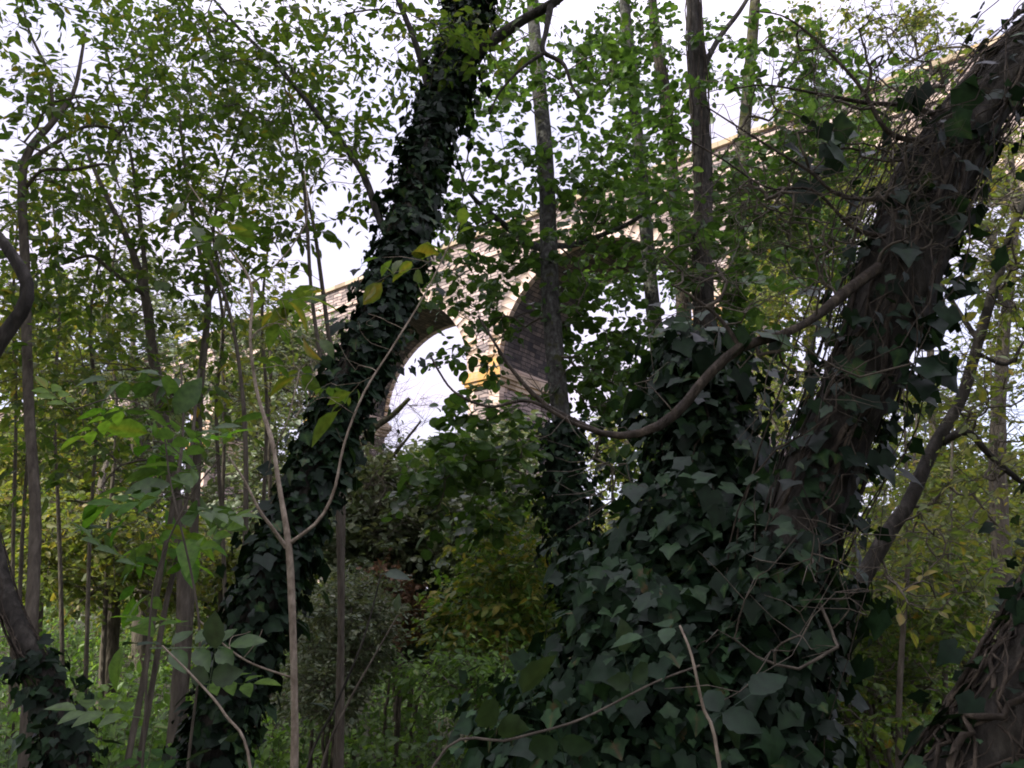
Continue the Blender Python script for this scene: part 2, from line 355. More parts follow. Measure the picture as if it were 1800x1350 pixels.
def add_ivy(root, P, r, n1, n2, count, size, cover=.06, t0=0., t1=1., facing=None, mat_=None, hang=.7, clumps=True):
    """ivy leaves lying over the bark, tips down"""
    n = len(P); t = R.uniform(t0, t1, count) * (n - 1)
    if clumps:
        ph = R.random(12) * 6.28; a = R.uniform(0, 2 * pi, count)
        keepf = .55 + .45 * np.sin(a * 2 + t * .35 + ph[0]) * np.sin(t * .22 + ph[1]); kp = R.random(count) < keepf + .25; t = t[kp]; a = a[kp]
    else: a = R.uniform(0, 2 * pi, count)
    i = np.clip(t.astype(int), 0, n - 2); f = (t - i)[:, None]
    c = P[i] * (1 - f) + P[i + 1] * f; rr = r[i]; out = n1[i] * np.cos(a)[:, None] + n2[i] * np.sin(a)[:, None]
    off = rr + cover * R.random(len(a)) ** 1.5 * (1 + .9 * np.sin(a * 3 + t * .3) * (R.random(len(a)) < .6)) + .005
    pos = c + out * off[:, None]
    d = A(0, 0, -1) * hang + out * .35 + R.normal(0, .45, pos.shape)
    m = MB(); put_leaves(m, IVY, pos, d, out + A(0, 0, .45) + R.normal(0, .38, pos.shape), size * np.clip(R.lognormal(-.15, .38, len(a)), .3, 1.8))
    o = m.build('ivy_leaves', mat_ or M['ivy']); adopt(o, root); return o
def add_stems(root, P, r, n1, n2, count, rad=(.004, .012), drift=1.2, name='ivy_stems', lift=.01, mat_=None, tmin=0, tmax=1, loose=.0):
    m = MB(); ps = []; rs = []
    for q in range(count):
        a0 = R.uniform(0, 2 * pi); s0 = R.uniform(tmin, tmax * .75); s1 = min(tmax, s0 + R.uniform(.2, .7)); K = 24
        t = np.linspace(s0, s1, K) * (len(P) - 1); i = np.clip(t.astype(int), 0, len(P) - 2); f = (t - i)[:, None]
        a = a0 + np.cumsum(R.normal(0, .16, K)) + drift * R.normal() * np.linspace(0, 1, K)
        c = P[i] * (1 - f) + P[i + 1] * f; out = n1[i] * np.cos(a)[:, None] + n2[i] * np.sin(a)[:, None]
        l = r[i] * 1.03 + lift * R.random() + loose * np.abs(R.normal()) * np.sin(np.linspace(0, pi, K))
        ps.append(c + out * l[:, None]); rs.append(R.uniform(*rad) * np.linspace(1, .55, K))
    tubes(m, ps, rs, 6, .12); o = m.build(name, mat_ or M['b_ivy'], smooth=True); adopt(o, root); return o

# ================================================================== ground
g = MB(); gx = np.linspace(-1, 1, 141); gy = np.linspace(0, 1, 161)
X, Yg = np.meshgrid(np.sign(gx) * (abs(gx) ** 2.2) * 400, -30 + 600 * gy ** 2.4)
Z = ground_h(X, Yg); i, j = np.meshgrid(np.arange(160), np.arange(140), indexing='ij'); q = i * 141 + j
g.add(np.stack([X, Yg, Z], -1), np.stack([q, q + 1, q + 142, q + 141], -1).reshape(-1, 4))
m, n = mat('woodland_soil'); N = n.nodes; L = n.links
tc = N.new('ShaderNodeTexCoord'); no = N.new('ShaderNodeTexNoise'); no.inputs['Scale'].default_value = 3; no.inputs['Detail'].default_value = 9; no.inputs['Roughness'].default_value = .7; L.new(tc.outputs['Object'], no.inputs['Vector'])
rp = N.new('ShaderNodeValToRGB'); e = rp.color_ramp.elements; e[0].position = .35; e[0].color = (.025, .02, .013, 1); e[1].position = .65; e[1].color = (.05, .065, .022, 1)
pb = N.new('ShaderNodeBsdfPrincipled'); pb.inputs['Roughness'].default_value = 1; L.new(no.outputs[0], rp.inputs[0]); L.new(rp.outputs[0], pb.inputs['Base Color'])
bp = N.new('ShaderNodeBump'); bp.inputs['Distance'].default_value = .1; L.new(no.outputs[0], bp.inputs['Height']); L.new(bp.outputs[0], pb.inputs['Normal'])
o = N.new('ShaderNodeOutputMaterial'); L.new(pb.outputs[0], o.inputs[0])
tag(g.build('ground', m, smooth=True), None, None, kind='structure')

# ================================================================== viaduct
def stone_mat(name, c_lo, c_mid, c_hi, mortar, bw=.55, bh=.20, lichen=0., streak=.0, bump=.8, msize=.025, dist=.05, lich_z=None):
    m, n = mat(name); N = n.nodes; L = n.links
    uv = N.new('ShaderNodeUVMap'); no0 = N.new('ShaderNodeTexNoise'); no0.inputs['Scale'].default_value = 1.1; no0.inputs['Detail'].default_value = 3; L.new(uv.outputs[0], no0.inputs['Vector'])
    va = N.new('ShaderNodeVectorMath'); va.operation = 'MULTIPLY_ADD'; va.inputs[1].default_value = (dist * 4, dist * 2, 0); L.new(no0.outputs['Color'], va.inputs[0]); L.new(uv.outputs[0], va.inputs[2])
    br = N.new('ShaderNodeTexBrick'); br.inputs['Scale'].default_value = 1; br.inputs['Brick Width'].default_value = bw; br.inputs['Row Height'].default_value = bh
    br.inputs['Mortar Size'].default_value = msize; br.inputs['Mortar Smooth'].default_value = .3; br.inputs['Bias'].default_value = 0; br.offset_frequency = 2; br.squash = .6; br.squash_frequency = 3
    br.inputs['Color1'].default_value = (0, 0, 0, 1); br.inputs['Color2'].default_value = (1, 1, 1, 1); br.inputs['Mortar'].default_value = (.5, .5, .5, 1)
    L.new(va.outputs[0], br.inputs['Vector'])
    n1 = N.new('ShaderNodeTexNoise'); n1.inputs['Scale'].default_value = .7; n1.inputs['Detail'].default_value = 8; n1.inputs['Roughness'].default_value = .7; L.new(uv.outputs[0], n1.inputs['Vector'])
    ad = N.new('ShaderNodeMath'); ad.operation = 'MULTIPLY_ADD'; ad.inputs[1].default_value = .55; L.new(br.outputs['Color'], ad.inputs[0])
    s2 = N.new('ShaderNodeMath'); s2.operation = 'SUBTRACT'; s2.inputs[1].default_value = .28; L.new(n1.outputs['Fac'], s2.inputs[0]); L.new(s2.outputs[0], ad.inputs[2])
    rp = N.new('ShaderNodeValToRGB'); e = rp.color_ramp.elements; e.new(.5)
    for k, (p, c) in enumerate([(.15, c_lo), (.42, c_mid), (.8, c_hi)]): e[k].position = p; e[k].color = (*c, 1)
    L.new(ad.outputs[0], rp.inputs[0]); col = rp.outputs[0]
    def mix(fac, a, b):
        x = N.new('ShaderNodeMix'); x.data_type = 'RGBA'; L.new(fac, x.inputs[0]); L.new(a, x.inputs[6])
        if isinstance(b, tuple): x.inputs[7].default_value = (*b, 1)
        else: L.new(b, x.inputs[7])
        return x.outputs[2]
    col = mix(br.outputs['Fac'], col, mortar)
    if streak:
        mp = N.new('ShaderNodeMapping'); mp.inputs['Scale'].default_value = (2.6, .35, 1); L.new(uv.outputs[0], mp.inputs[0])
        n3 = N.new('ShaderNodeTexNoise'); n3.inputs['Scale'].default_value = 1.3; n3.inputs['Detail'].default_value = 6; L.new(mp.outputs[0], n3.inputs['Vector'])
        r3 = N.new('ShaderNodeMapRange'); r3.inputs[1].default_value = .42; r3.inputs[2].default_value = .6; r3.inputs[4].default_value = streak; L.new(n3.outputs['Fac'], r3.inputs[0])
        col = mix(r3.outputs[0], col, (.035, .036, .042))
    if lichen:
        n4 = N.new('ShaderNodeTexNoise'); n4.inputs['Scale'].default_value = 1.1; n4.inputs['Detail'].default_value = 10; n4.inputs['Roughness'].default_value = .72; L.new(uv.outputs[0], n4.inputs['Vector'])
        r4 = N.new('ShaderNodeMapRange'); r4.inputs[1].default_value = .5 - .12 * lichen; r4.inputs[2].default_value = .62 - .12 * lichen; L.new(n4.outputs['Fac'], r4.inputs[0]); f = r4.outputs[0]
        su = N.new('ShaderNodeSeparateXYZ'); L.new(uv.outputs[0], su.inputs[0]); lt = N.new('ShaderNodeMath'); lt.operation = 'LESS_THAN'; lt.inputs[1].default_value = 200; L.new(su.outputs[0], lt.inputs[0])
        mq = N.new('ShaderNodeMath'); mq.operation = 'MULTIPLY'; L.new(lt.outputs[0], mq.inputs[0]); L.new(f, mq.inputs[1]); f = mq.outputs[0]
        if lich_z:
            sx = N.new('ShaderNodeSeparateXYZ'); L.new(uv.outputs[0], sx.inputs[0])
            r5 = N.new('ShaderNodeMapRange'); r5.inputs[1].default_value = lich_z[0]; r5.inputs[2].default_value = lich_z[1]; r5.inputs[3].default_value = 1; r5.inputs[4].default_value = 0; L.new(sx.outputs[1], r5.inputs[0])
            mm = N.new('ShaderNodeMath'); mm.operation = 'MULTIPLY'; L.new(f, mm.inputs[0]); L.new(r5.outputs[0], mm.inputs[1]); f = mm.outputs[0]
        col = mix(f, col, (.42, .25, .085))
    pb = N.new('ShaderNodeBsdfPrincipled'); pb.inputs['Roughness'].default_value = .95; pb.inputs['Specular IOR Level'].default_value = .15; L.new(col, pb.inputs['Base Color'])
    h = N.new('ShaderNodeMath'); h.operation = 'MULTIPLY_ADD'; h.inputs[1].default_value = -1.; L.new(br.outputs['Fac'], h.inputs[0]); L.new(n1.outputs['Fac'], h.inputs[2])
    h2 = N.new('ShaderNodeMath'); h2.operation = 'MULTIPLY_ADD'; h2.inputs[1].default_value = .6; L.new(br.outputs['Color'], h2.inputs[0]); L.new(h.outputs[0], h2.inputs[2])
    bp = N.new('ShaderNodeBump'); bp.inputs['Strength'].default_value = bump; bp.inputs['Distance'].default_value = .06; L.new(h2.outputs[0], bp.inputs['Height']); L.new(bp.outputs[0], pb.inputs['Normal'])
    o = N.new('ShaderNodeOutputMaterial'); L.new(pb.outputs[0], o.inputs[0]); return m
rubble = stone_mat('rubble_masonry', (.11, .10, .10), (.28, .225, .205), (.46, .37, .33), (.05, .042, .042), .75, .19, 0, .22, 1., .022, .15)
dressed = stone_mat('dressed_granite', (.30, .23, .19), (.48, .37, .30), (.60, .48, .40), (.16, .12, .10), 1.0, .45, 0, 0, .35, .012, .01)
arch_st = stone_mat('arch_stone', (.28, .22, .18), (.42, .33, .27), (.52, .42, .35), (.14, .11, .09), 3, .5, .25, 0, .35, .008, .01, (14.4, 17.0))
lich_st = stone_mat('lichened_stone', (.24, .19, .14), (.38, .30, .21), (.50, .41, .31), (.14, .11, .08), 1.2, .5, 1.2, 0, .35, .01, .01)
sooty = stone_mat('sooty_masonry', (.04, .04, .045), (.10, .095, .095), (.22, .19, .17), (.03, .03, .03), .6, .19, .15, .75, .9, .02, .05)
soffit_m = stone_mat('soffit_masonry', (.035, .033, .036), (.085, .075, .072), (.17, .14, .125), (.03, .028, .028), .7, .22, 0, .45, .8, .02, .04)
coping_m = stone_mat('coping_stone', (.20, .17, .12), (.36, .29, .20), (.46, .38, .29), (.14, .11, .08), 1.4, .5, -.6, 0, .35, .014, .01)
VD = A(-sin(radians(52)), cos(radians(52)), 0); VN = A(-cos(radians(52)), -sin(radians(52)), 0); VC = A(-.6, 37.4, 0)
THK = 4.2; PW = 1.95; SP = 10.0; BAY = PW + SP; ZI = 13.75; ZT = 21.05; RAD = SP / 2; RISE = 4.7
via = thing('viaduct', 'tall stone railway viaduct crossing high behind the trees, orange lichen on the arch springing', 'viaduct', tuple(VC))
def V3(s, q, z):      # s along (positive = to the far left), q into the structure, z up
    s = np.asarray(s, float)[..., None]; q = np.asarray(q, float)[..., None]; z = np.asarray(z, float)[..., None]
    return VC + VD * s - VN * q + A(0, 0, 1) * z
def quadgrid(mb, P, uv):  # P (n,m,3)
    n, m_ = P.shape[:2]; i, j = np.meshgrid(np.arange(n - 1), np.arange(m_ - 1), indexing='ij'); q = i * m_ + j
    mb.add(P, np.stack([q, q + 1, q + m_ + 1, q + m_], -1).reshape(-1, 4), None, uv)
def vbox(mb, s0, s1, q0, q1, z0, z1, t=0):
    """box along the viaduct, t = how much wider it is at the foot"""
    for face in range(6):
        a = [(s0, q0), (s1, q0), (s1, q1), (s0, q1)]; b = [(s0 - t, q0 - t), (s1 + t, q0 - t), (s1 + t, q1 + t), (s0 - t, q1 + t)]
        if face < 4:
            k, l = face, (face + 1) % 4; pts = [(*b[k], z0), (*b[l], z0), (*a[l], z1), (*a[k], z1)]
            u = (lambda p: (p[0], p[2])) if face % 2 == 0 else (lambda p: (p[1] + 231, p[2]))
        else:
            zz = z0 if face == 4 else z1; r_ = b if face == 4 else a; pts = [(*p, zz) for p in r_]; u = lambda p: (p[0], p[1] + 7)
        P = np.array([V3(*p) for p in pts]); mb.add(P, np.array([[0, 1, 2, 3]]), None, [u(p) for p in pts])
BAYS = range(-3, 5)   # pier k occupies s from k*BAY to k*BAY+PW ; arch k after it
wall = MB(); soff = MB()
sl = -3 * BAY; sr = 5 * BAY
for side, qq in ((0, 0.), (1, THK)):
    for k in range(-3, 5):
        s0 = k * BAY
        P = np.stack([V3(np.array([s0, s0]), qq, z) for z in (ZI + .6, ZT - 1.2)], 1) if False else None
        ss = np.concatenate([[s0, s0 + PW], s0 + PW + RAD - RAD * np.cos(np.linspace(0, pi, 37)), [s0 + BAY]])
        zb = np.concatenate([[ZI + .35, ZI + .35], ZI + .35 + RISE * np.sin(np.linspace(0, pi, 37)), [ZI + .35]])
        ss = np.maximum.accumulate(ss); n_ = len(ss); rows = 3
        tt = np.linspace(0, 1, rows)[None]; zz = zb[:, None] * (1 - tt) + (ZT - .0) * tt; s2 = np.repeat(ss[:, None], rows, 1)
        quadgrid(wall, V3(s2, np.full_like(s2, qq), zz), np.stack([s2 + side * 40, zz], -1))
for k in range(-3, 5):
    a = np.linspace(0, pi, 37); c0 = k * BAY + PW + RAD; s2 = np.repeat((c0 - RAD * np.cos(a))[:, None], 2, 1); z2 = np.repeat((ZI + .35 + RISE * np.sin(a))[:, None], 2, 1); q2 = np.tile([0., THK], (37, 1))
    quadgrid(soff, V3(s2, q2, z2), np.stack([q2, np.repeat((a * RAD)[:, None], 2, 1)], -1))
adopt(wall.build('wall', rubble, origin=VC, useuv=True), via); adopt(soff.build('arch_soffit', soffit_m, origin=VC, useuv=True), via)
for k in range(-3, 5):     # cut-stone arch rings, each voussoir a block
    nv = 34; c0 = k * BAY + PW + RAD
    for side in (0, 1):
        a_ = MB()
        for v in range(nv):
            t0, t1 = (v + .03) * pi / nv, (v + .97) * pi / nv; ro = RAD + .72 + (.05 if v % 2 else -.05); d = .05 + .015 * R.random()
            q0, q1 = (-d, .25) if side == 0 else (THK - .25, THK + d)
            pts = [(c0 - r_ * cos(t), q_, ZI + .35 + (r_ - RAD + RISE) * sin(t)) for q_ in (q0, q1) for (r_, t) in ((RAD - .02, t0), (RAD - .02, t1), (ro, t1), (ro, t0))]
            P = np.array([V3(*p) for p in pts]); F = np.array([[0, 1, 2, 3], [4, 5, 6, 7], [0, 1, 5, 4], [1, 2, 6, 5], [2, 3, 7, 6], [3, 0, 4, 7]])
            rv = R.random() * 9
            a_.add(P, F, None, [(p[0] * .2 + rv, p[2]) for p in pts])
        adopt(a_.build('arch_ring', arch_st, origin=VC, useuv=True), via)
for k in range(-2, 5):
    s0 = k * BAY; p = MB(); gz = float(ground_h(*V3(s0, 0, 0)[:2])) - 2
    vbox(p, s0 + .06, s0 + PW - .06, .06, THK - .06, gz, ZI - .75, .25)
    pier = adopt(p.build('pier', rubble if k % 1 == 0 else rubble, origin=VC, useuv=True), via)
    qn = MB(); z = gz; n_ = 0
    while z < ZI - .8:
        h = .42; lng = .62 if n_ % 2 else .36; f = (ZI - .75 - z) / (ZI - .75 - gz) * .25; z1 = min(z + h - .02, ZI - .76)
        for (sa, sb) in ((s0 + .03 - f, s0 + .03 + lng - f), (s0 + PW - .03 - lng + f, s0 + PW - .03 + f)):
            vbox(qn, sa, sb, .03 - f, .03 - f + (.98 - lng), z, z1)
        z += h; n_ += 1
    adopt(qn.build('quoins', dressed, origin=VC, useuv=True), via).parent = pier
    im = MB()
    vbox(im, s0 - .04, s0 + PW + .04, -.04, THK + .04, ZI - .75, ZI - .55); vbox(im, s0 - .12, s0 + PW + .12, -.12, THK + .12, ZI - .547, ZI - .38)
    vbox(im, s0 - .22, s0 + PW + .22, -.22, THK + .22, ZI - .377, ZI - .05); vbox(im, s0 - .1, s0 + PW + .1, -.1, THK + .1, ZI - .047, ZI + .12)
    adopt(im.build('impost_band', lich_st, origin=VC, useuv=True), via).parent = pier
    sp = MB(); vbox(sp, s0 + .003, s0 + PW - .003, -.055, THK + .055, ZI + .123, ZI + 1.0); adopt(sp.build('springer_stone', arch_st, origin=VC, useuv=True), via).parent = pier
sc_ = MB(); vbox(sc_, sl, sr, -.10, .30, ZT - 1.32, ZT - 1.14); 
adopt(sc_.build('string_course', dressed, origin=VC, useuv=True), via)
cp = MB(); c2_ = MB(); s_ = sl
while s_ < sr:
    ln = R.uniform(1.1, 1.6); vbox(cp, s_, s_ + ln - .015, -.16, .5, ZT + .002, ZT + .24 + R.uniform(-.015, .015)); vbox(c2_, s_, s_ + ln - .015, THK - .5, THK + .16, ZT + .002, ZT + .25); s_ += ln
adopt(cp.build('coping', coping_m, origin=VC, useuv=True), via); adopt(c2_.build('coping', coping_m, origin=VC, useuv=True), via)
dk = MB(); vbox(dk, sl, sr, .5, THK - .5, ZT - 1.6, ZT - 1.1); adopt(dk.build('deck', sooty, origin=VC, useuv=True), via)

# ================================================================== trees: builder
def tree(name, label, cat, rows, bark, group=None, sides=16, n=60, noise=.08, ridge=.03, limbs=(), ground=True, limb_bark=None, slim=.85, limb_slim=.8):
    """a tree whose trunk follows rows; limbs are further rows (each a branch part). returns root, trunk data, nodes"""
    pr = wtrunk(rows, ground); pr[:, 3] *= slim; root = thing(name, label, cat, tuple(pr[0][:3]), group)
    tb = MB(); data = trunk(tb, pr, sides, n, noise, ridge); adopt(tb.build('trunk', bark, smooth=True), root)
    nodes = list(data[0][::2])
    for lr in limbs:
        q = wtrunk(lr, False); q[:, 3] *= limb_slim; lb = MB(); d2 = trunk(lb, q, 9, 30, noise, ridge, 5); adopt(lb.build('branch', limb_bark or bark, smooth=True), root); nodes += list(d2[0][::2])
    return root, data, nodes
def upper(nodes, zmin): return [p for p in nodes if p[2] > zmin]

# ---- T1 the leaning ivy-clad tree, left of centre
r1, d1, n1_ = tree('ivy_clad_tree', 'big dark leaning tree trunk wrapped in ivy, left of the bright arch', 'tree',
    [(365, 1350, 5.2, 56), (420, 1180, 5.2, 53), (478, 1020, 5.3, 48), (545, 850, 5.5, 44), (610, 690, 5.7, 44), (675, 540, 5.9, 46), (715, 400, 6.1, 42), (750, 270, 6.3, 44), (785, 150, 6.5, 42), (822, 20, 6.7, 40), (850, -150, 7, 34), (860, -500, 7.4, 20)],
    M['b_dark'], slim=.72, limb_slim=.8, limbs=[[(795, 120, 6.5, 17), (850, 82, 6.4, 15), (920, 35, 6.3, 13), (985, -5, 6.2, 12), (1060, -90, 6.2, 9)],
     [(700, 455, 6.05, 9), (665, 380, 6.2, 9), (635, 300, 6.4, 8), (570, 215, 6.6, 7), (490, 120, 6.8, 5), (420, 50, 7, 4), (360, -20, 7.2, 3)],
     [(765, 215, 6.35, 9), (735, 90, 6.4, 8), (700, 0, 6.5, 7), (670, -80, 6.5, 5)],
     [(968, 10, 6.2, 8), (960, 55, 6.1, 7), (955, 90, 6.05, 6), (990, 112, 6.0, 5), (1005, 150, 6.0, 4), (1018, 172, 6.0, 3)],
     [(958, 92, 6.05, 5), (920, 118, 6, 4), (880, 160, 6, 3), (860, 200, 6, 2)]])
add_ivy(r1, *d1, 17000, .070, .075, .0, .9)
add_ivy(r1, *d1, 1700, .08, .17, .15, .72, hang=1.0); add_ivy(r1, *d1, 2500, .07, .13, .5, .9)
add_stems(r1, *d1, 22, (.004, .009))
crown(r1, upper(n1_, 4.3), [(700, 60, 130, 110, 6.6, 1, 60), (880, 60, 90, 80, 6.5, .8, 26), (520, 150, 160, 150, 7, 1, 95), (600, 300, 90, 90, 6.6, .8, 26), (420, 30, 170, 90, 7.2, 1, 60), (1000, -150, 200, 100, 6.5, 1, 30), (650, -250, 500, 150, 7, 2.5, 130)],
      M['olive'], M['twig'], OVAL, .078, 8, 2, .50, r0=.003)

# ---- left-hand saplings with olive, yellowing leaves
rA, dA, nA = tree('young_tree', 'dark thin tree at the left edge with a forked curving branch', 'tree',
    [(45, 1350, 6.0, 13), (55, 1100, 6.0, 12), (62, 900, 6.1, 11), (50, 700, 6.2, 10), (45, 480, 6.3, 10), (42, 290, 6.4, 9), (95, 212, 6.5, 7), (130, 160, 6.6, 5), (150, 60, 6.7, 3)],
    M['b_grey'], sides=9, limbs=[[(95, 212, 6.5, 5), (85, 130, 6.4, 4), (50, 50, 6.3, 3), (30, -40, 6.3, 2)], [(42, 290, 6.4, 6), (100, 250, 6.5, 5), (155, 222, 6.6, 4), (210, 235, 6.7, 3), (200, 290, 6.8, 2)],
     [(45, 330, 6.4, 5), (75, 300, 6.3, 4), (130, 298, 6.2, 4), (190, 290, 6.1, 3), (210, 330, 6, 2)]])
crown(rA, upper(nA, 3.0), [(60, 60, 110, 90, 6.5, 1, 30), (180, 200, 110, 120, 6.7, 1.0, 60), (80, 380, 120, 120, 6.6, 1.2, 50), (250, 60, 130, 80, 6.8, 1.2, 45), (60, 200, 80, 90, 6.5, 1, 22)], M['olive'], M['twig'], OVAL, .078, 8, 2, .50, r0=.0026)

rB, dB, nB = tree('young_tree', 'straight brown pole-like young tree forking by the left canopy, left of the ivy-clad tree', 'tree',
    [(312, 1230, 7.2, 14), (322, 1050, 7.2, 13), (312, 900, 7.2, 12), (290, 760, 7.2, 12), (268, 620, 7.3, 11), (256, 525, 7.3, 10), (228, 430, 7.4, 7), (180, 330, 7.6, 5), (150, 260, 7.8, 4)],
    M['b_grey'], sides=9, limbs=[[(256, 525, 7.3, 8), (254, 460, 7.3, 6), (240, 340, 7.3, 5), (225, 250, 7.3, 3), (190, 130, 7.3, 2)], [(256, 520, 7.3, 6), (200, 480, 7.1, 5), (160, 450, 7.0, 4), (110, 465, 6.9, 2)]])
crown(rB, upper(nB, 2.9), [(200, 350, 140, 130, 7.6, 1.1, 70), (120, 560, 140, 120, 7.2, 1.2, 60), (330, 520, 100, 130, 7.5, 1.2, 40), (230, 700, 160, 100, 7.2, 1.2, 45), (120, 780, 130, 100, 7.0, 1, 35), (320, 250, 110, 100, 7.8, 1.2, 45)], M['olive'], M['twig'], OVAL, .078, 8, 2, .50, r0=.0024)

rC, dC, nC = tree('young_tree', 'slim grey-brown young tree curving beside the brown pole, its top forked', 'tree',
    [(322, 1240, 7.9, 9), (338, 980, 7.9, 9), (346, 820, 7.9, 9), (352, 680, 7.9, 8), (366, 530, 8.0, 7), (352, 450, 8.1, 5), (330, 330, 8.2, 4), (315, 200, 8.3, 3)],
    M['b_grey'], sides=8, limbs=[[(366, 530, 8, 6), (385, 480, 8, 4), (375, 400, 8, 4), (400, 300, 8.1, 3), (440, 180, 8.2, 2)]])
crown(rC, upper(nC, 3.2), [(400, 260, 120, 150, 8.2, 1.2, 75), (330, 100, 120, 110, 8.4, 1.2, 65), (470, 380, 90, 80, 8.1, 1.0, 22), (480, 180, 110, 100, 8.3, 1.2, 60), (400, 480, 80, 70, 8.1, .8, 14)], M['olive'], M['twig'], OVAL, .078, 8, 2, .50, r0=.0024)

# two slender leaning poles in front
for i, (rows, lab) in enumerate([
    ([(222, 1350, 4.3, 6.5), (255, 1180, 4.35, 6), (280, 1020, 4.4, 5.5), (305, 880, 4.4, 5), (322, 760, 4.5, 3), (318, 640, 4.6, 2)], 'thin slanting pole stem left of its twin at bottom left'),
    ([(243, 1350, 4.6, 6.5), (272, 1180, 4.6, 6), (292, 1060, 4.7, 5.5), (318, 950, 4.7, 5), (335, 800, 4.8, 4), (350, 650, 4.9, 3)], 'thin slanting pole stem right of its twin at bottom left')]):
    rt, dt, nd = tree('sapling', lab, 'sapling', rows, M['b_grey'], sides=8, n=40)
    crown(rt, upper(nd, 1.7), [(300 + 30 * i, 960 - 90 * i, 110, 80, 4.4, .35, 10), (260 + 60 * i, 720, 110, 70, 4.6, .4, 9)], M['fresh'] if i == 0 else M['alder'], M['twig'], OVAL, .14, 5, 1, .30, r0=.002)

# pale elder sapling in front of the ivy tree
rE, dE, nE = tree('elder_sapling', 'pale smooth sapling forking in two before the ivy-clad tree', 'sapling',
    [(517, 1350, 3.6, 11), (517, 1200, 3.6, 10), (513, 1060, 3.6, 9.5), (507, 955, 3.6, 9), (490, 850, 3.65, 7), (478, 775, 3.7, 7), (452, 690, 3.8, 5.5), (440, 600, 3.8, 5), (441, 500, 3.9, 4.5), (405, 440, 4.0, 3.5), (370, 380, 4.1, 3), (330, 320, 4.2, 2)],
    M['b_pale'], sides=12, noise=.10, ridge=.03, slim=.58, limb_slim=.50, limbs=[
     [(509, 955, 3.6, 6.5), (560, 915, 3.6, 5.5), (588, 860, 3.6, 5), (605, 780, 3.62, 4.5), (640, 690, 3.65, 4), (690, 610, 3.7, 3.5), (745, 520, 3.75, 3), (790, 430, 3.8, 2.5), (815, 380, 3.8, 1.5)],
     [(503, 962, 3.6, 7), (480, 930, 3.55, 6), (455, 895, 3.5, 5), (430, 845, 3.5, 4), (400, 800, 3.5, 2.5)],
     [(441, 500, 3.9, 3.5), (480, 470, 3.9, 3), (515, 430, 3.9, 2.5), (540, 380, 3.9, 2), (535, 300, 4, 1.5)],
     [(515, 1192, 3.6, 3.5), (440, 1165, 3.5, 3), (390, 1130, 3.45, 2.5), (350, 1090, 3.4, 2)],
     [(440, 560, 3.85, 2.5), (415, 520, 3.9, 2), (385, 450, 4, 1.5)],
     [(482, 790, 3.68, 2.5), (505, 740, 3.6, 2), (525, 660, 3.6, 1.5)]])
crown(rE, upper(nE, 2.7), [(500, 560, 60, 50, 3.9, .3, 5), (520, 520, 50, 40, 3.9, .3, 4), (360, 400, 70, 70, 4.1, .3, 8), (760, 470, 40, 30, 3.8, .2, 2), (560, 640, 60, 50, 3.8, .3, 3)], M['olive'], M['b_pale'], OVAL, .11, 5, 1, .2, r0=.0016)

# slim straight stems between the canopy and the ivy tree
for rows, lab in [([(420, 1350, 6.6, 6), (428, 1100, 6.6, 6), (432, 800, 6.6, 5), (420, 640, 6.7, 4), (395, 520, 6.8, 4), (350, 420, 6.9, 3)], 'slim upright stem just left of the pale forked sapling'),
                  ([(590, 800, 6.8, 6), (565, 640, 6.8, 5), (548, 520, 6.9, 4), (540, 400, 7, 4), (532, 300, 7.1, 3)], 'thin grey stem rising in front of the far end of the viaduct'),
                  ([(600, 700, 7.2, 6), (580, 600, 7.2, 5), (566, 500, 7.3, 4.5), (552, 400, 7.4, 4), (530, 300, 7.5, 3), (500, 150, 7.6, 2)], 'second thin stem rising beside the far end of the viaduct, nearer the ivy tree')]:
    rt, dt, nd = tree('sapling', lab, 'sapling', rows, M['b_grey'], sides=7, n=40)
    pe = rows[-1]
    crown(rt, upper(nd, 3.2), [(pe[0], pe[1] + 60, 90, 110, pe[2], .6, 18), (pe[0] - 20, pe[1] + 230, 60, 90, pe[2] - .2, .5, 9)], M['olive'], M['twig'], OVAL, .105, 6, 1, .25, r0=.002)

# dark bent branch poking in at the left edge, belongs to a near trunk outside the frame
rK, dK, nK = tree('bent_tree', 'dark crooked stem bending into view at the left edge', 'tree',
    [(-130, 1350, 3.4, 34), (-150, 1000, 3.4, 32), (-80, 740, 3.4, 28), (0, 600, 3.4, 24), (38, 548, 3.4, 22), (48, 500, 3.4, 20), (15, 440, 3.4, 17), (-30, 380, 3.45, 14), (-120, 250, 3.5, 10)], M['b_dark'], sides=14, slim=.6)

# ivy-clad stump, bottom left
rS, dS, nS = tree('ivy_stump', 'low leaning ivy-covered trunk in the bottom left corner', 'tree',
    [(135, 1420, 4.2, 34), (100, 1260, 4.2, 28), (60, 1160, 4.25, 22), (15, 1060, 4.3, 18), (-20, 920, 4.4, 14)], M['b_dark'])
add_ivy(rS, *dS, 1300, .06, .08, 0, .7, hang=.6); add_stems(rS, *dS, 26, (.003, .008))

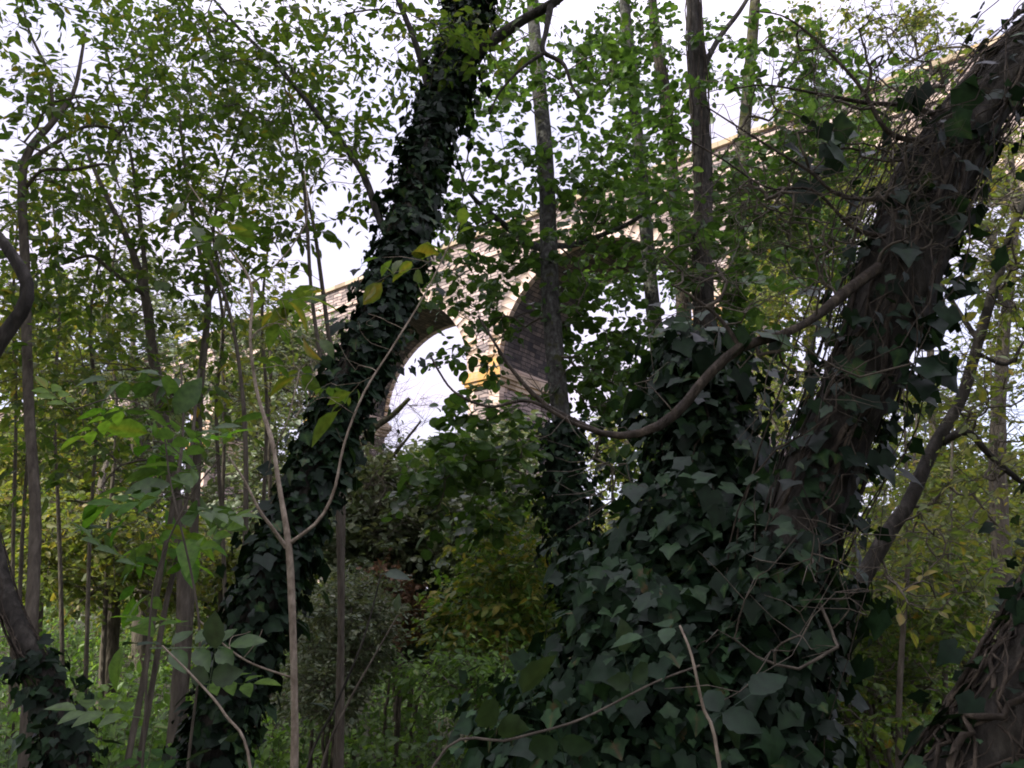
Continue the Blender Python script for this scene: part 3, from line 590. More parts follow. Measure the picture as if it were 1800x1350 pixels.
# ---- central alders
rF, dF, nF = tree('alder_tree', 'tall lichened alder trunk with an ivy foot, right of the bright arch', 'tree',
    [(1040, 1200, 8.4, 28), (1026, 1080, 8.4, 28), (1008, 930, 8.4, 26), (992, 790, 8.4, 24), (977, 640, 8.5, 23), (967, 500, 8.7, 23), (963, 380, 9.0, 22), (958, 260, 9.3, 21), (946, 130, 9.6, 20), (936, 0, 10, 16), (925, -250, 10.2, 12)],
    M['b_lich'], group='alder trunks right of the arch', slim=.72, limbs=[[(962, 440, 8.9, 10), (925, 425, 9.5, 9), (880, 390, 9.4, 8), (850, 365, 9.3, 6), (820, 330, 9.2, 4), (800, 270, 9.1, 2.5)],
     [(970, 432, 8.9, 8), (1010, 430, 9.5, 7), (1060, 412, 9.4, 6.5), (1110, 390, 9.3, 5.5), (1160, 350, 9.2, 4), (1220, 290, 9.1, 2.5)]])
add_ivy(rF, *dF, 5200, .075, .19, .0, .29, hang=.7, clumps=False)
crown(rF, upper(nF, 2.4), [(850, 440, 110, 80, 9.5, 1.2, 46), (760, 500, 60, 60, 9.3, 1, 12), (900, 400, 120, 40, 9.4, 1, 12), (1090, 320, 120, 40, 9.6, 1, 14), (1040, 380, 80, 90, 9.6, 1.2, 45), (830, 330, 80, 70, 9.4, 1, 22), (900, 300, 90, 70, 9.6, 1, 14), (860, 150, 100, 110, 9.8, 1.2, 55), (1040, 180, 80, 120, 9.8, 1.2, 65), (1050, 560, 80, 90, 9.3, 1.0, 50), (850, 620, 60, 40, 9.2, .8, 12), (1080, 690, 90, 80, 9.0, 1, 45), (940, -100, 200, 90, 10, 1.5, 60), (870, 560, 60, 40, 9.4, 1, 14)],
      M['alder'], M['twig'], ROUND, .088, 7, 2, .38, r0=.0035, dens=.48)
crown(rF, [p for p in nF if 0 < p[2] < 6], [(830, 800, 90, 70, 8.2, .8, 60), (890, 870, 70, 80, 8.9, .6, 50), (1100, 850, 50, 70, 9.4, .6, 25), (850, 720, 70, 40, 8.0, .6, 18), (760, 860, 60, 60, 8.2, .6, 22), (920, 740, 50, 40, 8.6, .6, 12)], M['alder'], M['twig'], ROUND, .10, 6, 2, .28, r0=.0028, dens=.3)

alder_specs = [
 ([(1175, 1000, 11.2, 17), (1165, 700, 11.2, 17), (1150, 560, 11.2, 16), (1138, 430, 11.3, 15), (1125, 280, 11.4, 14), (1110, 130, 11.5, 13), (1097, -10, 11.6, 12), (1085, -250, 11.8, 9)], 'mottled pale alder trunk, first to the right of the ivy-footed alder', [(1080, 90, 70, 100, 11.5, 1.2, 60), (1110, 300, 60, 90, 11.3, 1, 40), (1080, 480, 60, 70, 11, 1, 30), (1110, 620, 70, 70, 10.8, 1, 38), (1100, -120, 150, 90, 11.6, 1.3, 40)], 'b_lich'),
 ([(1215, 900, 12.4, 14), (1205, 600, 12.4, 14), (1192, 400, 12.5, 13), (1180, 280, 12.6, 12), (1168, 160, 12.7, 12), (1150, 40, 12.8, 10), (1135, -150, 13, 7)], 'thinner brown trunk with clinging stems, between the mottled alder and the dark trunk', [(1190, 60, 60, 90, 12.7, 1.2, 40), (1180, 330, 60, 90, 12.4, 1, 32), (1190, 500, 60, 70, 12.2, 1, 25)], 'b_ivy'),
 ([(1245, 1000, 8.3, 24), (1240, 700, 8.4, 22), (1235, 480, 8.5, 21), (1236, 300, 8.6, 20), (1228, 150, 8.7, 19), (1218, 0, 8.8, 17), (1210, -200, 9, 13)], 'dark brown trunk wound with dead stems, rising behind the ivy mass', [(1290, 100, 70, 90, 8.8, 1, 22), (1180, 420, 70, 90, 8.6, 1, 34), (1190, 200, 50, 80, 8.8, 1, 22), (1290, 380, 60, 80, 8.6, 1, 30), (1230, -120, 150, 80, 9, 1.2, 30), (1270, 520, 70, 50, 8.3, .8, 22)], 'b_dark'),
 ([(1285, 900, 10.3, 17), (1288, 650, 10.3, 17), (1294, 500, 10.4, 16), (1300, 380, 10.4, 15), (1306, 260, 10.5, 15), (1318, 120, 10.6, 13), (1328, -10, 10.7, 12), (1340, -200, 10.9, 9)], 'green-mossed trunk furthest right of the upright trunks', [(1340, 330, 70, 90, 10.3, 1, 38), (1400, 60, 60, 50, 10.5, 1, 12), (1440, 130, 60, 60, 10.4, 1, 14), (1300, 600, 80, 60, 10, 1, 28), (1390, 260, 60, 50, 10.3, 1, 18), (1440, 420, 80, 80, 10, 1, 50), (1450, 240, 100, 80, 10, 1, 62), (1560, 150, 90, 50, 9, 1, 20), (1240, 330, 60, 80, 10, 1, 22), (1350, -100, 150, 70, 10.6, 1.2, 30)], 'b_moss')]
for rows, lab, bl, bk in alder_specs:
    lim = []
    if bk == 'b_dark': lim = [[(1232, 130, 8.7, 8), (1262, 70, 8.8, 7), (1300, 20, 8.9, 6), (1330, -30, 9, 5)]]
    rt, dt, nd = tree('alder_tree', lab, 'tree', rows, M[bk], group='alder trunks right of the arch', limbs=lim)
    if bk in ('b_ivy', 'b_dark'): add_stems(rt, *dt, 16, (.005, .012), 1.5, lift=.02)
    crown(rt, upper(nd, 3.5), bl, M['alder'], M['twig'], ROUND, .088, 7, 2, .38, r0=.0035, dens=.48)

# ---- ivy mass column, right of centre, close by
rM, dM, nM = tree('ivy_clad_tree', 'broken trunk buried under a dense dark mass of ivy, right of centre', 'tree',
    [(1300, 1400, 3.3, 95), (1290, 1250, 3.3, 88), (1270, 1100, 3.35, 80), (1250, 950, 3.4, 74), (1235, 800, 3.4, 66), (1228, 680, 3.4, 50), (1225, 590, 3.4, 30)], M['b_dark'])
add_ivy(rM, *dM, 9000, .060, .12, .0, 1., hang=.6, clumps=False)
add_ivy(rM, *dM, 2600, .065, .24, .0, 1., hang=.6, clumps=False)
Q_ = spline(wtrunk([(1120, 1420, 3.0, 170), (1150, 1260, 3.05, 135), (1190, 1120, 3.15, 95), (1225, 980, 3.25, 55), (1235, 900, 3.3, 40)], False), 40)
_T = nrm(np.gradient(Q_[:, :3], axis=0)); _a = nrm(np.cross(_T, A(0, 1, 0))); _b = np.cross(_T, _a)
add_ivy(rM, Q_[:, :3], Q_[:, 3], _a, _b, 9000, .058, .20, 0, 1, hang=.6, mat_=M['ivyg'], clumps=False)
add_stems(rM, *dM, 20, (.004, .01), loose=.05)

# ---- great leaning tree at right with bare ivy ropes
rG, dG, nG = tree('leaning_tree', 'massive dark trunk leaning to the upper right, laced with bare ivy stems', 'tree',
    [(1290, 1420, 2.75, 70), (1335, 1200, 2.75, 66), (1385, 1020, 2.75, 66), (1440, 850, 2.8, 68), (1510, 680, 2.8, 74), (1562, 520, 2.8, 78), (1610, 390, 2.85, 78), (1665, 280, 2.9, 74), (1730, 180, 2.9, 68), (1810, 90, 2.95, 62), (1900, 0, 3.0, 55), (2000, -150, 3.1, 45)],
    M['b_dark'], sides=36, n=110, noise=.16, ridge=.06, limb_bark=M['b_ivy'], slim=.80, limb_slim=.68, limbs=[
     [(1545, 470, 2.65, 15), (1490, 510, 2.6, 14), (1430, 560, 2.55, 13), (1370, 590, 2.5, 12), (1300, 612, 2.5, 12), (1240, 665, 2.5, 12), (1195, 720, 2.5, 12), (1140, 757, 2.5, 11), (1070, 765, 2.5, 9), (1000, 735, 2.5, 7), (950, 705, 2.5, 6), (900, 650, 2.5, 4.5), (868, 600, 2.5, 3), (840, 555, 2.5, 2)],
     [(1300, 608, 2.5, 6), (1265, 560, 2.5, 5), (1215, 520, 2.5, 3.5), (1180, 500, 2.5, 2)],
     [(1070, 765, 2.5, 6), (1010, 745, 2.45, 5), (930, 705, 2.45, 4), (860, 715, 2.45, 3.5), (800, 690, 2.45, 3), (770, 650, 2.45, 2.5), (757, 625, 2.45, 1.5)],
     [(1640, 200, 2.85, 9), (1590, 185, 2.8, 7), (1520, 180, 2.75, 6), (1440, 165, 2.7, 4.5), (1350, 150, 2.7, 3), (1290, 155, 2.7, 2)],
     [(1620, 250, 2.8, 10), (1560, 230, 2.7, 7), (1510, 150, 2.7, 5), (1440, 75, 2.7, 4), (1380, 30, 2.7, 3), (1330, 20, 2.7, 2)],
     [(1600, 330, 2.8, 9), (1540, 350, 2.7, 7), (1470, 340, 2.6, 6), (1420, 300, 2.6, 4), (1300, 225, 2.6, 3), (1230, 180, 2.6, 2)],
     [(1570, 420, 2.75, 8), (1500, 400, 2.65, 6), (1430, 335, 2.6, 4), (1350, 330, 2.6, 3), (1270, 280, 2.6, 2), (1200, 240, 2.6, 1.5)]])
add_stems(rG, *dG, 26, (.004, .013), .9, lift=.004, loose=.006, name='ivy_ropes'); add_stems(rG, *dG, 34, (.0015, .005), 2.4, lift=.015, loose=.02, mat_=M['b_dark'])
add_stems(rG, *dG, 50, (.0015, .004), 2.8, lift=.05, loose=.10, name='hanging_stems')
add_ivy(rG, *dG, 8500, .055, .11, .0, .36, hang=.6); add_ivy(rG, *dG, 1000, .055, .12, .3, .62, hang=.6)
add_ivy(rG, *dG, 500, .06, .14, .62, 1., hang=.6)
# bare twigs thrown out to the left of it, and along the arched limb
tw = MB(); tt = blobs([(1450, 250, 200, 190, 2.7, .3, 170), (1350, 420, 190, 120, 2.6, .25, 80), (1620, 330, 70, 120, 2.6, .1, 40), (1560, 120, 160, 110, 2.8, .3, 75), (1480, 1000, 70, 110, 2.5, .2, 16), (1350, 1100, 130, 120, 2.3, .15, 10), (1250, 520, 90, 80, 2.5, .2, 12), (1400, 650, 110, 90, 2.5, .15, 14), (1030, 720, 130, 90, 2.5, .15, 12), (1100, 850, 90, 60, 2.5, .2, 7)])
pp, rr_ = grow(list(dG[0][10:]) + nG[55:], tt, .0015, .013, -.05, bent=.16); tubes(tw, pp, rr_, 6, .06)
e = np.array([p[-1] for p in pp]); p0, p1 = sprays(e, np.array([p[-1] - p[-2] for p in pp]), 2, .16); tubes(tw, list(np.stack([p0, (p0 + p1) / 2 + R.normal(0, .012, p0.shape), p1], 1)), [np.array([.0014, .0011, .0006])] * len(p0), 4)
adopt(tw.build('twigs', M['twig'], smooth=True), rG)
tw = MB(); tt = blobs([(500, 700, 130, 200, 3.7, .25, 20), (640, 640, 70, 120, 3.7, .2, 8), (400, 1100, 70, 60, 3.5, .15, 6)])
pp, rr_ = grow(nE, tt, .0012, .006, .05, bent=.15); tubes(tw, pp, rr_, 5, .06); adopt(tw.build('side_twigs', M['b_pale'], smooth=True), rE)
big = MB(); t2 = blobs([(1440, 250, 60, 60, 2.6, .15, 7), (1500, 230, 70, 70, 2.7, .15, 9), (1650, 180, 60, 60, 2.6, .1, 10), (1400, 340, 70, 60, 2.6, .15, 7), (1640, 600, 60, 80, 2.6, .1, 10), (1330, 600, 90, 60, 2.55, .1, 9)])
put_leaves(big, IVY, t2, A(0, 0, -.7) + R.normal(0, .6, t2.shape), A(0, -.4, .8) + R.normal(0, .5, t2.shape), R.uniform(.07, .13, len(t2)))
pp, rr_ = grow(list(dG[0][40:]), t2, .0012, .01, 0.0); st = MB(); tubes(st, pp, rr_, 5); adopt(st.build('leaf_shoots', M['twig']), rG); adopt(big.build('broad_leaves', M['ivy']), rG)

# ---- crooked shrub limbs at the right edge
rH, dH, nH = tree('crooked_tree', 'crooked bare-limbed small tree at the right edge', 'tree',
    [(1440, 1300, 4.6, 20), (1490, 1080, 4.6, 19), (1560, 940, 4.6, 18), (1600, 880, 4.6, 16), (1640, 790, 4.6, 15), (1690, 700, 4.6, 13), (1720, 600, 4.6, 12), (1750, 500, 4.6, 11), (1760, 470, 4.6, 10), (1730, 400, 4.7, 8), (1660, 340, 4.8, 5)],
    M['b_dark'], sides=12, slim=.75, limbs=[[(1652, 780, 4.6, 8), (1700, 760, 4.5, 8), (1740, 800, 4.5, 7), (1800, 850, 4.5, 6), (1850, 870, 4.5, 5)],
      [(1755, 470, 4.6, 9), (1780, 400, 4.5, 8), (1810, 330, 4.5, 8), (1850, 200, 4.5, 7)], [(1745, 510, 4.6, 6), (1790, 560, 4.5, 6), (1830, 620, 4.4, 5)],
      [(1720, 600, 4.6, 6), (1680, 540, 4.7, 5), (1640, 480, 4.8, 4), (1600, 470, 4.9, 3)], [(1715, 620, 4.6, 5), (1770, 640, 4.6, 4), (1800, 600, 4.6, 3)]])
tw = MB(); tt = blobs([(1720, 450, 110, 150, 4.7, .5, 100), (1740, 700, 90, 150, 4.6, .5, 80), (1720, 200, 100, 120, 4.7, .5, 40), (1650, 900, 110, 80, 4.6, .5, 25), (1640, 1010, 130, 60, 4.6, .5, 18)])
pp, rr_ = grow(upper(nH, 2), tt, .0022, .015, 0., bent=.25); tubes(tw, pp, rr_, 5, .05); e = np.array([p[-1] for p in pp]); p0, p1 = sprays(e, np.array([p[-1] - p[-2] for p in pp]), 3, .25)
tubes(tw, list(np.stack([p0, (p0 + p1) / 2 + R.normal(0, .02, p0.shape), p1], 1)), [np.array([.0022, .0016, .0008])] * len(p0), 3); adopt(tw.build('twigs', M['twig']), rH)
k_ = R.random(len(p0)) < .5; lf = MB(); twig_leaves(lf, OVAL, p0[k_], p1[k_], 3, .06); adopt(lf.build('crown', M['wood']), rH)

# ---- ivy-roped log in the bottom right corner
rL, dL, nL = tree('ivy_clad_tree', 'leaning trunk roped with brown ivy stems in the bottom right corner', 'tree',
    [(1700, 1480, 2.4, 100), (1765, 1340, 2.4, 95), (1820, 1220, 2.4, 88), (1872, 1100, 2.45, 78), (1925, 980, 2.5, 70), (1985, 820, 2.6, 60)], M['b_dark'], sides=28)
add_stems(rL, *dL, 36, (.005, .012), .7, lift=.03, loose=.01, name='ivy_ropes'); add_stems(rL, *dL, 40, (.002, .006), 1.4, lift=.03, loose=.02); add_ivy(rL, *dL, 1500, .055, .09, 0, 1, hang=.5)

# ================================================================== bushes and trees behind
def bush(name, label, cat, blob, leafm, tpl, size, nl=6, k=3, length=.25, bark='twig', base=None, group=None, r0=.003, stems=5, thin=1., kname='foliage'):
    t = blobs(blob); c = t.mean(0) if base is None else np.array(base, float); gz = float(ground_h(c[0], c[1]))
    root = thing(name, label, cat, (c[0], c[1], gz), group)
    nodes = []; top = np.percentile(t[:, 2], 70); sp = np.std(t[:, :2], axis=0).mean(); mb = MB(); ps = []; rs = []
    for s in range(stems):
        a = R.uniform(0, 6.28); e = A(c[0] + cos(a) * sp * R.uniform(.2, 1.1), c[1] + sin(a) * sp * R.uniform(.2, .9), gz + (top - gz) * R.uniform(.6, 1))
        b = A(c[0] + cos(a) * .1, c[1] + sin(a) * .1, gz - .1); u = np.linspace(0, 1, 14)[:, None]
        p = b + (e - b) * u + A(0, 0, 1) * np.sin(u * pi) * .1 * (top - gz) + R.normal(0, .03, (14, 3)) * (top - gz) * u * .5
        ps.append(p); rs.append(np.linspace(1, .25, 14) * max(.012, (top - gz) * .014)); nodes += list(p[3:])
    tubes(mb, ps, rs, 7, .06); adopt(mb.build('stems', M[bark], smooth=True), root)
    crown(root, nodes, t, M[leafm], M[bark] if bark != 'b_pale' else M['twig'], tpl, size, nl, k, length, r0=r0, name=kname, thin=thin); return root

bush('willow_shrub', 'yellowing willow shrub in the low centre, left of the ivy-footed alder', 'shrub', [(910, 1010, 110, 110, 9.8, .9, 75), (860, 1100, 110, 100, 9.6, .9, 65), (930, 1120, 80, 80, 9.6, .8, 35)], 'yellow', OVAL, .085, 8, 3, .38, base=(.1, 9.8, 0))
bush('green_shrub', 'glossy green shrub below the arch, in front of the stone pier', 'shrub', [(790, 830, 80, 60, 14, 1.5, 90), (880, 800, 60, 50, 14, 1.5, 60), (850, 920, 110, 60, 13, 1.5, 110), (740, 900, 60, 60, 13, 1.5, 60)], 'grey', OVAL, .12, 7, 3, .4, base=(-.6, 13.7, 0))
bush('pale_shrub', 'pale grey-green shrub in the hollow between ivy-clad trunk and stone pier', 'shrub', [(690, 870, 90, 60, 12.5, 1, 70), (640, 960, 90, 60, 12, 1, 60), (740, 940, 80, 50, 12, 1, 50)], 'grey', DIAW, .10, 8, 4, .4, base=(-2.8, 14.5, 0))
bush('grey_shrub', 'fine-leaved grey-green shrub low down behind the pale sapling', 'shrub', [(590, 1130, 90, 90, 8.5, .8, 110), (640, 1060, 60, 60, 8.6, .8, 50), (560, 1220, 80, 50, 8.2, .8, 50)], 'grey', DIA, .05, 12, 4, .28, base=(-1.8, 8.5, 0))
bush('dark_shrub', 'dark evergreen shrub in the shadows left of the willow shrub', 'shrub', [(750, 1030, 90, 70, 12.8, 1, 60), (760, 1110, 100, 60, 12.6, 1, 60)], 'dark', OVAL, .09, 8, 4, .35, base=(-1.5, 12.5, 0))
bush('dead_shrub', 'small shrub of brown dead leaves beside the dark evergreen', 'shrub', [(685, 1050, 45, 60, 11, .5, 40), (720, 1090, 30, 40, 11, .5, 16)], 'brown', DIAW, .06, 8, 3, .2, base=(-1.5, 11, 0))
bush('thicket_shrub', 'thin twiggy shrub in the gap between the leaning trunk and the bottom right trunk', 'shrub', [(1560, 1130, 130, 110, 7, 1, 110), (1500, 1250, 90, 70, 6.5, .8, 50), (1640, 1050, 80, 80, 7.5, .8, 50)], 'olive', DIAW, .055, 7, 4, .3, base=(2.9, 6.9, 0), thin=.6, stems=14)
bush('holly_shrub', 'low dark green bush between the willow shrub and bottom edge', 'shrub', [(820, 1190, 120, 50, 8, .7, 60), (960, 1210, 90, 50, 8, .7, 50)], 'under', OVAL, .06, 7, 3, .25, base=(0, 8, 0), thin=.7)

# mossy small tree
rN, dN, nN = tree('mossy_tree', 'small tree with moss-green boughs behind the ivy-clad trunk', 'tree',
    [(610, 1130, 12, 15), (606, 1000, 12, 14), (600, 900, 12, 13), (615, 830, 12, 10), (650, 760, 12, 8), (690, 730, 12, 6), (720, 700, 12, 4)], M['b_moss'],
    limbs=[[(625, 1010, 11.8, 8), (660, 975, 11.6, 8), (710, 950, 11.5, 6), (760, 945, 11.4, 4)], [(610, 880, 12, 7), (650, 850, 11.8, 6), (700, 790, 11.8, 4), (740, 740, 11.8, 2)], [(605, 900, 12, 7), (580, 800, 12, 5), (560, 700, 12, 4)]])
tw = MB(); tt = blobs([(690, 720, 70, 70, 12, 1, 22), (640, 830, 90, 90, 12, 1, 60), (590, 660, 70, 80, 12.2, 1, 50), (700, 900, 70, 60, 11.6, .8, 30)])
pp, rr_ = grow(upper(nN, 3), tt, .0035, .03, .02, bent=.2); tubes(tw, pp, rr_, 5); e = np.array([p[-1] for p in pp] + [p[3] for p in pp]); p0, p1 = sprays(e, np.array([p[-1] - p[-2] for p in pp] * 2), 5, .5)
tubes(tw, list(np.stack([p0, (p0 + p1) / 2 + R.normal(0, .04, p0.shape), p1], 1)), [np.array([.003, .0022, .0012])] * len(p0), 3); adopt(tw.build('twigs', M['twig']), rN)
k_ = (R.random(len(p0)) < .25) & (p0[:, 2] < 4.3); lf = MB(); twig_leaves(lf, DIAW, p0[k_], p1[k_], 3, .08); adopt(lf.build('crown', M['grey']), rN)

# further trees left and right, each its own trunk, boughs, leaves
far = [
 # px, base Y, trunk lean px, blobs, leaf, label
 ((470, 17, 480, 700), [(450, 640, 110, 90, 17, 2, 110), (500, 780, 110, 110, 16.5, 2, 120), (430, 900, 90, 80, 16, 2, 60), (560, 620, 60, 50, 17, 1.5, 36)], 'grey', 'pale grey-green tree with fine twigs, just left of the ivy-clad trunk', .10),
 ((250, 20, 230, 560), [(240, 560, 120, 130, 20, 2.5, 110), (180, 760, 130, 130, 19, 2.5, 120), (300, 800, 100, 130, 19, 2, 80)], 'grey', 'greyish twiggy tree behind the brown pole stems', .12),
 ((60, 16, 60, 500), [(60, 600, 110, 130, 16, 2, 110), (80, 820, 130, 130, 15, 2, 130), (10, 980, 110, 100, 14, 2, 80)], 'wood', 'yellow-green tree low at the left edge behind the stump', .11),
 ((200, 12, 180, 800), [(180, 960, 150, 90, 12, 1.5, 130), (320, 1000, 110, 70, 12, 1.5, 70)], 'wood', 'yellow-leaved bushy tree behind the twin slanting poles', .09),
 ((380, 24, 380, 900), [(380, 1010, 140, 60, 24, 2, 90), (520, 960, 90, 80, 23, 2, 70), (640, 900, 100, 80, 24, 2, 80)], 'dark', 'dark distant tree showing beneath the pale grey-green one', .15),
 ((1640, 22, 1640, 500), [(1640, 760, 130, 90, 22, 3, 130), (1720, 860, 120, 90, 21, 3, 130), (1600, 950, 110, 80, 20, 2, 100), (1760, 620, 60, 90, 22, 2, 30)], 'wood', 'golden-green tree filling the gap right of the massive leaning trunk', .12),
 ((1700, 16, 1700, 900), [(1680, 1030, 140, 90, 16, 2, 150), (1600, 1130, 110, 80, 15, 2, 90), (1780, 960, 60, 100, 16, 2, 60)], 'wood', 'lower olive-green thicket tree at right, under the golden-green tree', .10),
 ((1420, 18, 1430, 300), [(1420, 400, 130, 90, 18, 2, 130), (1400, 520, 120, 80, 17, 2, 110), (1520, 330, 80, 60, 18, 2, 30), (1380, 690, 70, 90, 17, 2, 60)], 'wood', 'sunlit yellow-green tree seen between the mossed trunk and massive leaning trunk', .10),
 ((1100, 19, 1110, 700), [(1110, 800, 90, 80, 19, 2, 90), (1150, 920, 90, 60, 18, 2, 80), (1090, 980, 60, 60, 17, 2, 40)], 'wood', 'small pale olive tree beyond the ivy-footed alder', .11),
 ((1760, 13, 1770, 150), [(1740, 320, 60, 100, 13, 1.5, 40), (1770, 480, 50, 90, 13, 1.5, 35), (1450, 60, 120, 60, 13.5, 1.5, 26), (1600, 60, 80, 60, 13, 1, 24), (1500, 250, 120, 100, 13, 1.5, 50), (1420, 170, 60, 60, 13, 1.5, 16)], 'wood', 'slight yellow-green tree at the right edge in front of the viaduct', .08),
]
for (bx, Y, tx, ty), bl, lm, lab, sz in far:
    b0 = W(bx, 1200, Y); gz = float(ground_h(b0[0], b0[1]))
    rows = np.array([[b0[0], b0[1], gz - .2, .02 * Y * .55]] + [[*W(bx + (tx - bx) * u + R.normal(0, 5), 1100 + (ty - 1100) * u, Y + R.normal(0, .2)), .012 * Y * (1 - .8 * u)] for u in (.25, .5, .75, 1)])
    root = thing('woodland_tree', lab, 'tree', (b0[0], b0[1], gz), 'woodland trees behind'); tb = MB(); dd = trunk(tb, rows, 10, 40); adopt(tb.build('trunk', M['b_grey'], smooth=True), root)
    crown(root, list(dd[0][8:]), bl, M[lm], M['twig'], DIAW, sz, 7, 4, .045 * Y * .8, r0=.005, rmax=.12, fine=.004, tilt=.8, dens=.6)

for px, Y, y1, lean in [(20, 9, 350, 8), (110, 10, 300, -14), (150, 8.6, 420, 20), (400, 9.5, 420, -20), (455, 10, 380, 14), (180, 11, 350, 25), (385, 11.5, 500, 10), (30, 8, 500, 22), (480, 12, 560, -8)]:
    rt, dt, nd = tree('slender_stem', 'thin grey-brown upright stem standing in the left-hand thicket', 'sapling', [(px, 1200, Y, 4), (px + lean * .4, 950, Y, 3.6), (px + lean, 720, Y, 3), (px + lean * .4, (720 + y1) / 2, Y, 3), (px + lean * 1.6, y1, Y, 1.6)], M['b_grey'], group='bare stems in the left-hand thicket', sides=6, n=40, slim=1)
    crown(rt, upper(nd, 3), [(px, 600, 70, 160, Y, .6, 14), (px + lean, 350, 60, 80, Y, .6, 8)], M['wood'], M['twig'], OVAL, .09, 5, 2, .4, r0=.002, dens=1)
for px, Y, y1, lean in [(1490, 6.5, 750, 12), (1550, 7, 800, -10), (1580, 6, 720, 20), (1610, 8, 650, -14), (1660, 7.5, 700, 10), (1760, 8, 600, -12)]:
    rt, dt, nd = tree('slender_stem', 'thin brown stem rising through the right-hand thicket', 'sapling', [(px, 1250, Y, 5), (px + lean * .4, 1100, Y, 4.5), (px + lean, 930, Y, 3.5), (px + lean * 1.6, y1, Y, 1.6)], M['b_grey'], group='bare stems in the right-hand thicket', sides=6, n=40, slim=1)
    crown(rt, upper(nd, 1), [(px, 950, 60, 150, Y, .6, 24)], M['wood'], M['twig'], OVAL, .06, 5, 2, .35, r0=.0018, dens=1)
# distant wood wall on the valley side: reads as one mass
lf = MB(); n_ = 42000; th = R.uniform(-.85, .85, n_); dist = R.uniform(48, 75, n_); xx = np.tan(th) * dist
top = 5 + 3.5 * np.sin(th * 9 + 1) + 2.0 * np.sin(th * 23) + 1.2 * np.sin(th * 47 + 2) + np.where(th < -.1, 3.0, 0) + np.where(th > .25, 3.5, 0) - 3.5 * np.exp(-((th + .08) / .10) ** 2)
zz = ground_h(xx, dist) + np.clip(top, 1.5, None) * R.random(n_) ** .75 * (1 - .3 * R.random(n_)); pos = np.stack([xx, dist, zz], -1)
put_leaves(lf, DIAW, pos, R.normal(0, 1, pos.shape), A(0, -.5, .8) + R.normal(0, .8, pos.shape), R.uniform(.25, .65, n_), np.clip(.5 + .4 * np.sin(th * 31) + R.normal(0, .15, n_), 0, 1))
tag(lf.build('distant_wood', M['wood']), 'far-off wood closing the view low behind the trees', 'wood', kind='stuff')

lf = MB(); n_ = 45000; th = R.uniform(-.8, .8, n_); dist = R.uniform(20, 34, n_); xx = np.tan(th) * dist
top = 2.6 + 1.1 * np.sin(th * 13 + 2) + .9 * np.sin(th * 37 + 1) + .5 * np.sin(th * 71 + dist) + np.where(abs(th) > .2, 1.2, 0)
zz = ground_h(xx, dist) + np.clip(top, .8, None) * R.random(n_) ** .8; pos = np.stack([xx, dist, zz], -1)
put_leaves(lf, DIAW, pos, R.normal(0, 1, pos.shape), A(0, -.5, .8) + R.normal(0, .8, pos.shape), R.uniform(.10, .26, n_), np.clip(.4 + .35 * np.sin(th * 23 + dist * .6) + R.normal(0, .15, n_), 0, 1))
tag(lf.build('thicket', M['wood']), 'tangled olive thicket closing the wood behind the nearer trees', 'thicket', kind='stuff')
# ================================================================== undergrowth
lf = MB(); st = MB(); n_ = 6500
Yp = 6.5 + 20 * R.random(n_) ** 1.3; Xp = R.uniform(-.72, .72, n_) * Yp; gz = ground_h(Xp, Yp)
hh = np.clip(.45 + .3 * np.sin(Xp * .9 + 2) * np.sin(Yp * .6) + R.normal(0, .12, n_), .12, 1.0) * (1 + .9 / (1 + np.exp(3 * (Xp / Yp + .22))) * np.clip((Yp - 6.5) / 3, 0, 1))
b = np.stack([Xp, Yp, gz - .03], -1); t_ = b + np.stack([R.normal(0, .12, n_), R.normal(0, .12, n_), hh], -1)
tubes(st, list(np.stack([b, (b + t_) / 2 + R.normal(0, .02, b.shape), t_], 1)), [np.array([.004, .003, .0015])] * n_, 3)
twig_leaves(lf, DIAW, b + (t_ - b) * .25, t_, 9, .085, up=A(0, -.2, 1), tilt=.4, droop=.15)
tag(lf.build('undergrowth', M['under']), 'low bright green nettles and brambles covering the ground', 'undergrowth', kind='stuff')
tag(st.build('undergrowth_stems', M['twig']), 'thin stems of the ground plants', 'undergrowth', kind='stuff')
lf = MB(); n_ = 9000; Yp = 2 + 22 * R.random(n_) ** 1.4; Xp = R.uniform(-.8, .8, n_) * Yp
put_leaves(lf, DIAW, np.stack([Xp, Yp, ground_h(Xp, Yp) + R.uniform(.005, .05, n_)], -1), R.normal(0, 1, (n_, 3)) * A(1, 1, .2), A(0, 0, 1) + R.normal(0, .3, (n_, 3)), R.uniform(.04, .1, n_))
tag(lf.build('leaf_litter', M['brown']), 'brown fallen leaves lying on the woodland floor', 'leaf litter', kind='stuff')

# ---- near brambles, big leaves
def cane(name, label, cat, rows, leafm, tpl, size, n_leaf, bark='b_grey', spots=None, group=None, face=A(0, -.35, 1), ground=True, u0=.15):
    pr = wtrunk(rows, ground); pr[:, 3] *= .55; root = thing(name, label, cat, tuple(pr[0][:3]), group); tb = MB(); P, r, a, b_ = trunk(tb, pr, 7, 60, .06, .02); adopt(tb.build('stem', M[bark], smooth=True), root)
    i = np.linspace(u0 * 59, 59, n_leaf).astype(int); pos = P[i]; t = nrm(np.gradient(P, axis=0))[i]; sg = np.where(np.arange(n_leaf) % 2, 1, -1)[:, None]
    side = nrm(np.cross(t, A(0, -1, 0) + 0 * t)); d = side * sg + t * .4 + R.normal(0, .3, pos.shape) + A(0, 0, -.1)
    lf = MB(); put_leaves(lf, tpl, pos, d, face + R.normal(0, .35, pos.shape), size * R.uniform(.7, 1.2, n_leaf)); adopt(lf.build('leaves', M[leafm]), root); return root
